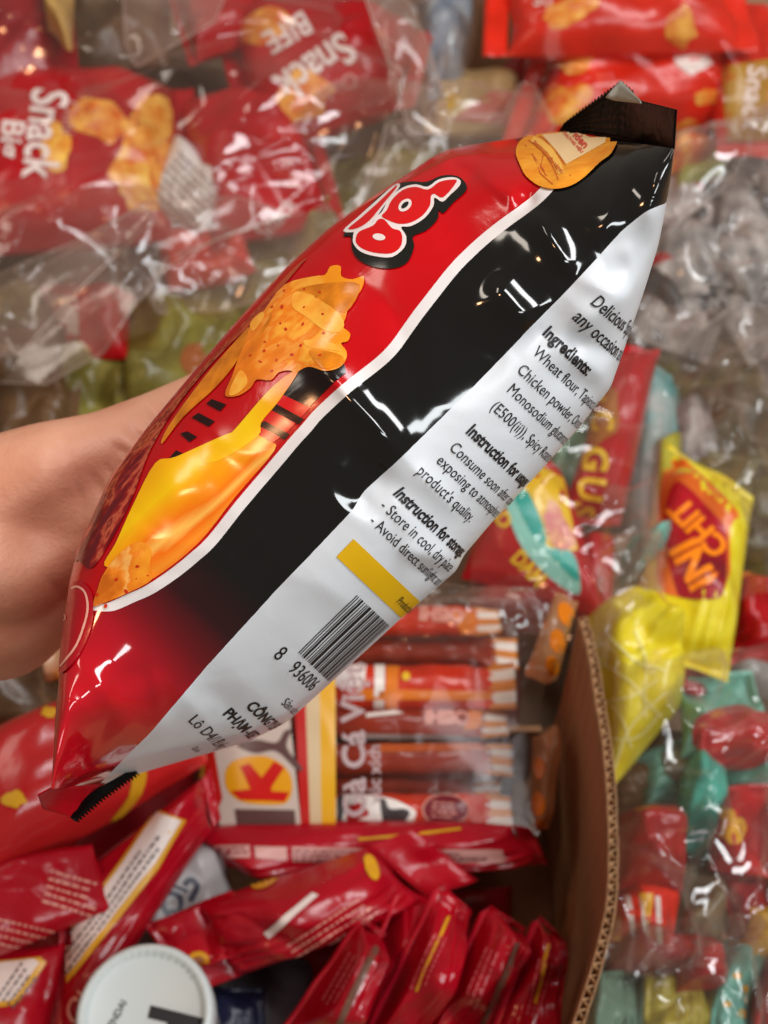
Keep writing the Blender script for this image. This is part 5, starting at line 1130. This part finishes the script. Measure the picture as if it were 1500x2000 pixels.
film('clear_bag', 'clear bag wrapped round the lettered gummy packets', [(960, 700), (1300, 680), (1290, 1300), (900, 1240)], [.13, .13, .14, .12], .03, clear, 215, .9, 18, 50, 170)
film('clear_bag', 'milky twisted film between the tall red packet and the badge packet', [(1180, 960), (1285, 930), (1300, 1330), (1150, 1290)], [.13, .12, .14, .14], .02, clear_warm, 217, .8, 14, 30, 130)
film('clear_bag', 'creased clear bag over the packets beside the box wall', [(1200, 1290), (1580, 1250), (1580, 1900), (1180, 1890)], [.15, .14, .14, .14], .03, clear_mid, 219, 1.2, 22, 60, 180)
film('clear_bag', 'clear film end gathered over the mustard and teal packets', [(1170, 1800), (1580, 1780), (1580, 2060), (1120, 2060)], [.12, .12, .11, .11], .02, clear_mid, 221, 1.0, 16, 40, 140)
film('clear_bag', 'clear film of the sausage pack bunched at the box corner', [(760, 1140), (1110, 1150), (1070, 1300), (760, 1280)], [.16, .17, .16, .15], .015, clear, 223, .8, 12, 30, 120)

flap_m = film_mat('flap_film', (230, 204, 188), .15, .6, .9, .12); bright_edge_m = film_mat('bright_edge_film', (238, 218, 204), .45, .5, 1.2, .15)
def flap(outline, zf, seed, amp=.009):
    """loose tongue of film with its own outline and a pale tube added to imitate its bright edge"""
    O = np.array(outline, float); O = np.concatenate([O[i] + (O[(i + 1) % len(O)] - O[i]) * np.linspace(0, 1, 9)[:-1, None] for i in range(len(O))]); V2, F = cut_polys([O], 11); rg = np.random.RandomState(seed)
    def lift(P):
        x, y = P[:, 0], P[:, 1]; z = zf(x, y)
        return z + creases(x * 4e-4, y * 4e-4, seed, 10, .09, .010, amp, .0016) + .004 * np.sin(x * .018 + seed) * np.cos(y * .021)
    allz = lift(np.concatenate([V2, O])); P3 = np.array([atz(x, y, z) for (x, y), z in zip(V2, allz[:len(V2)])])
    mesh_obj('film_flap', P3, face_cam(P3, F), flap_m, fb)
    Q = np.array([atz(x, y, z) for (x, y), z in zip(O, allz[len(V2):])]); n = len(Q); T = np.roll(Q, -1, 0) - np.roll(Q, 1, 0); T /= np.linalg.norm(T, axis=1)[:, None] + 1e-9
    A = np.cross(T, (0, 0, 1.0)); A /= np.linalg.norm(A, axis=1)[:, None] + 1e-9; B = np.cross(T, A); r_ = .0006; sg = 6
    V = np.concatenate([Q + (A * math.cos(t) + B * math.sin(t)) * r_ for t in np.arange(sg) * 2 * math.pi / sg]); F = [[j * n + i, j * n + (i + 1) % n, ((j + 1) % sg) * n + (i + 1) % n, ((j + 1) % sg) * n + i] for j in range(sg) for i in range(n)]
    mesh_obj('bright_edge', V, F, bright_edge_m, fb)  # milky tube stands in for light lines along the film's edges
fl_ = lambda a, b, c: (lambda x, y: a + b * (x - 400) / 400 + c * (y - 400) / 400)
flap([(-60, 600), (120, 500), (285, 395), (470, 385), (560, 420), (420, 470), (330, 520), (260, 600), (200, 690), (90, 750), (-60, 745)], fl_(.125, .01, -.06), 3)
flap([(-60, 560), (150, 470), (280, 400), (300, 430), (160, 560), (40, 690), (-60, 700)], fl_(.135, .01, -.06), 5)
flap([(238, -50), (300, -50), (445, -20), (420, 40), (268, 132), (246, 90)], fl_(.135, .0, -.03), 7)
flap([(700, -40), (775, -40), (830, 70), (865, 180), (880, 260), (800, 262), (770, 150)], fl_(.16, -.01, -.03), 8)
flap([(755, 240), (860, 232), (985, 222), (1015, 165), (1040, 160), (1085, 245), (1040, 320), (860, 380), (700, 470), (690, 400), (740, 300)], fl_(.15, -.01, -.02), 9)
flap([(330, 500), (470, 450), (640, 400), (660, 440), (560, 570), (440, 605), (310, 612), (280, 560)], fl_(.10, .0, -.04), 11)
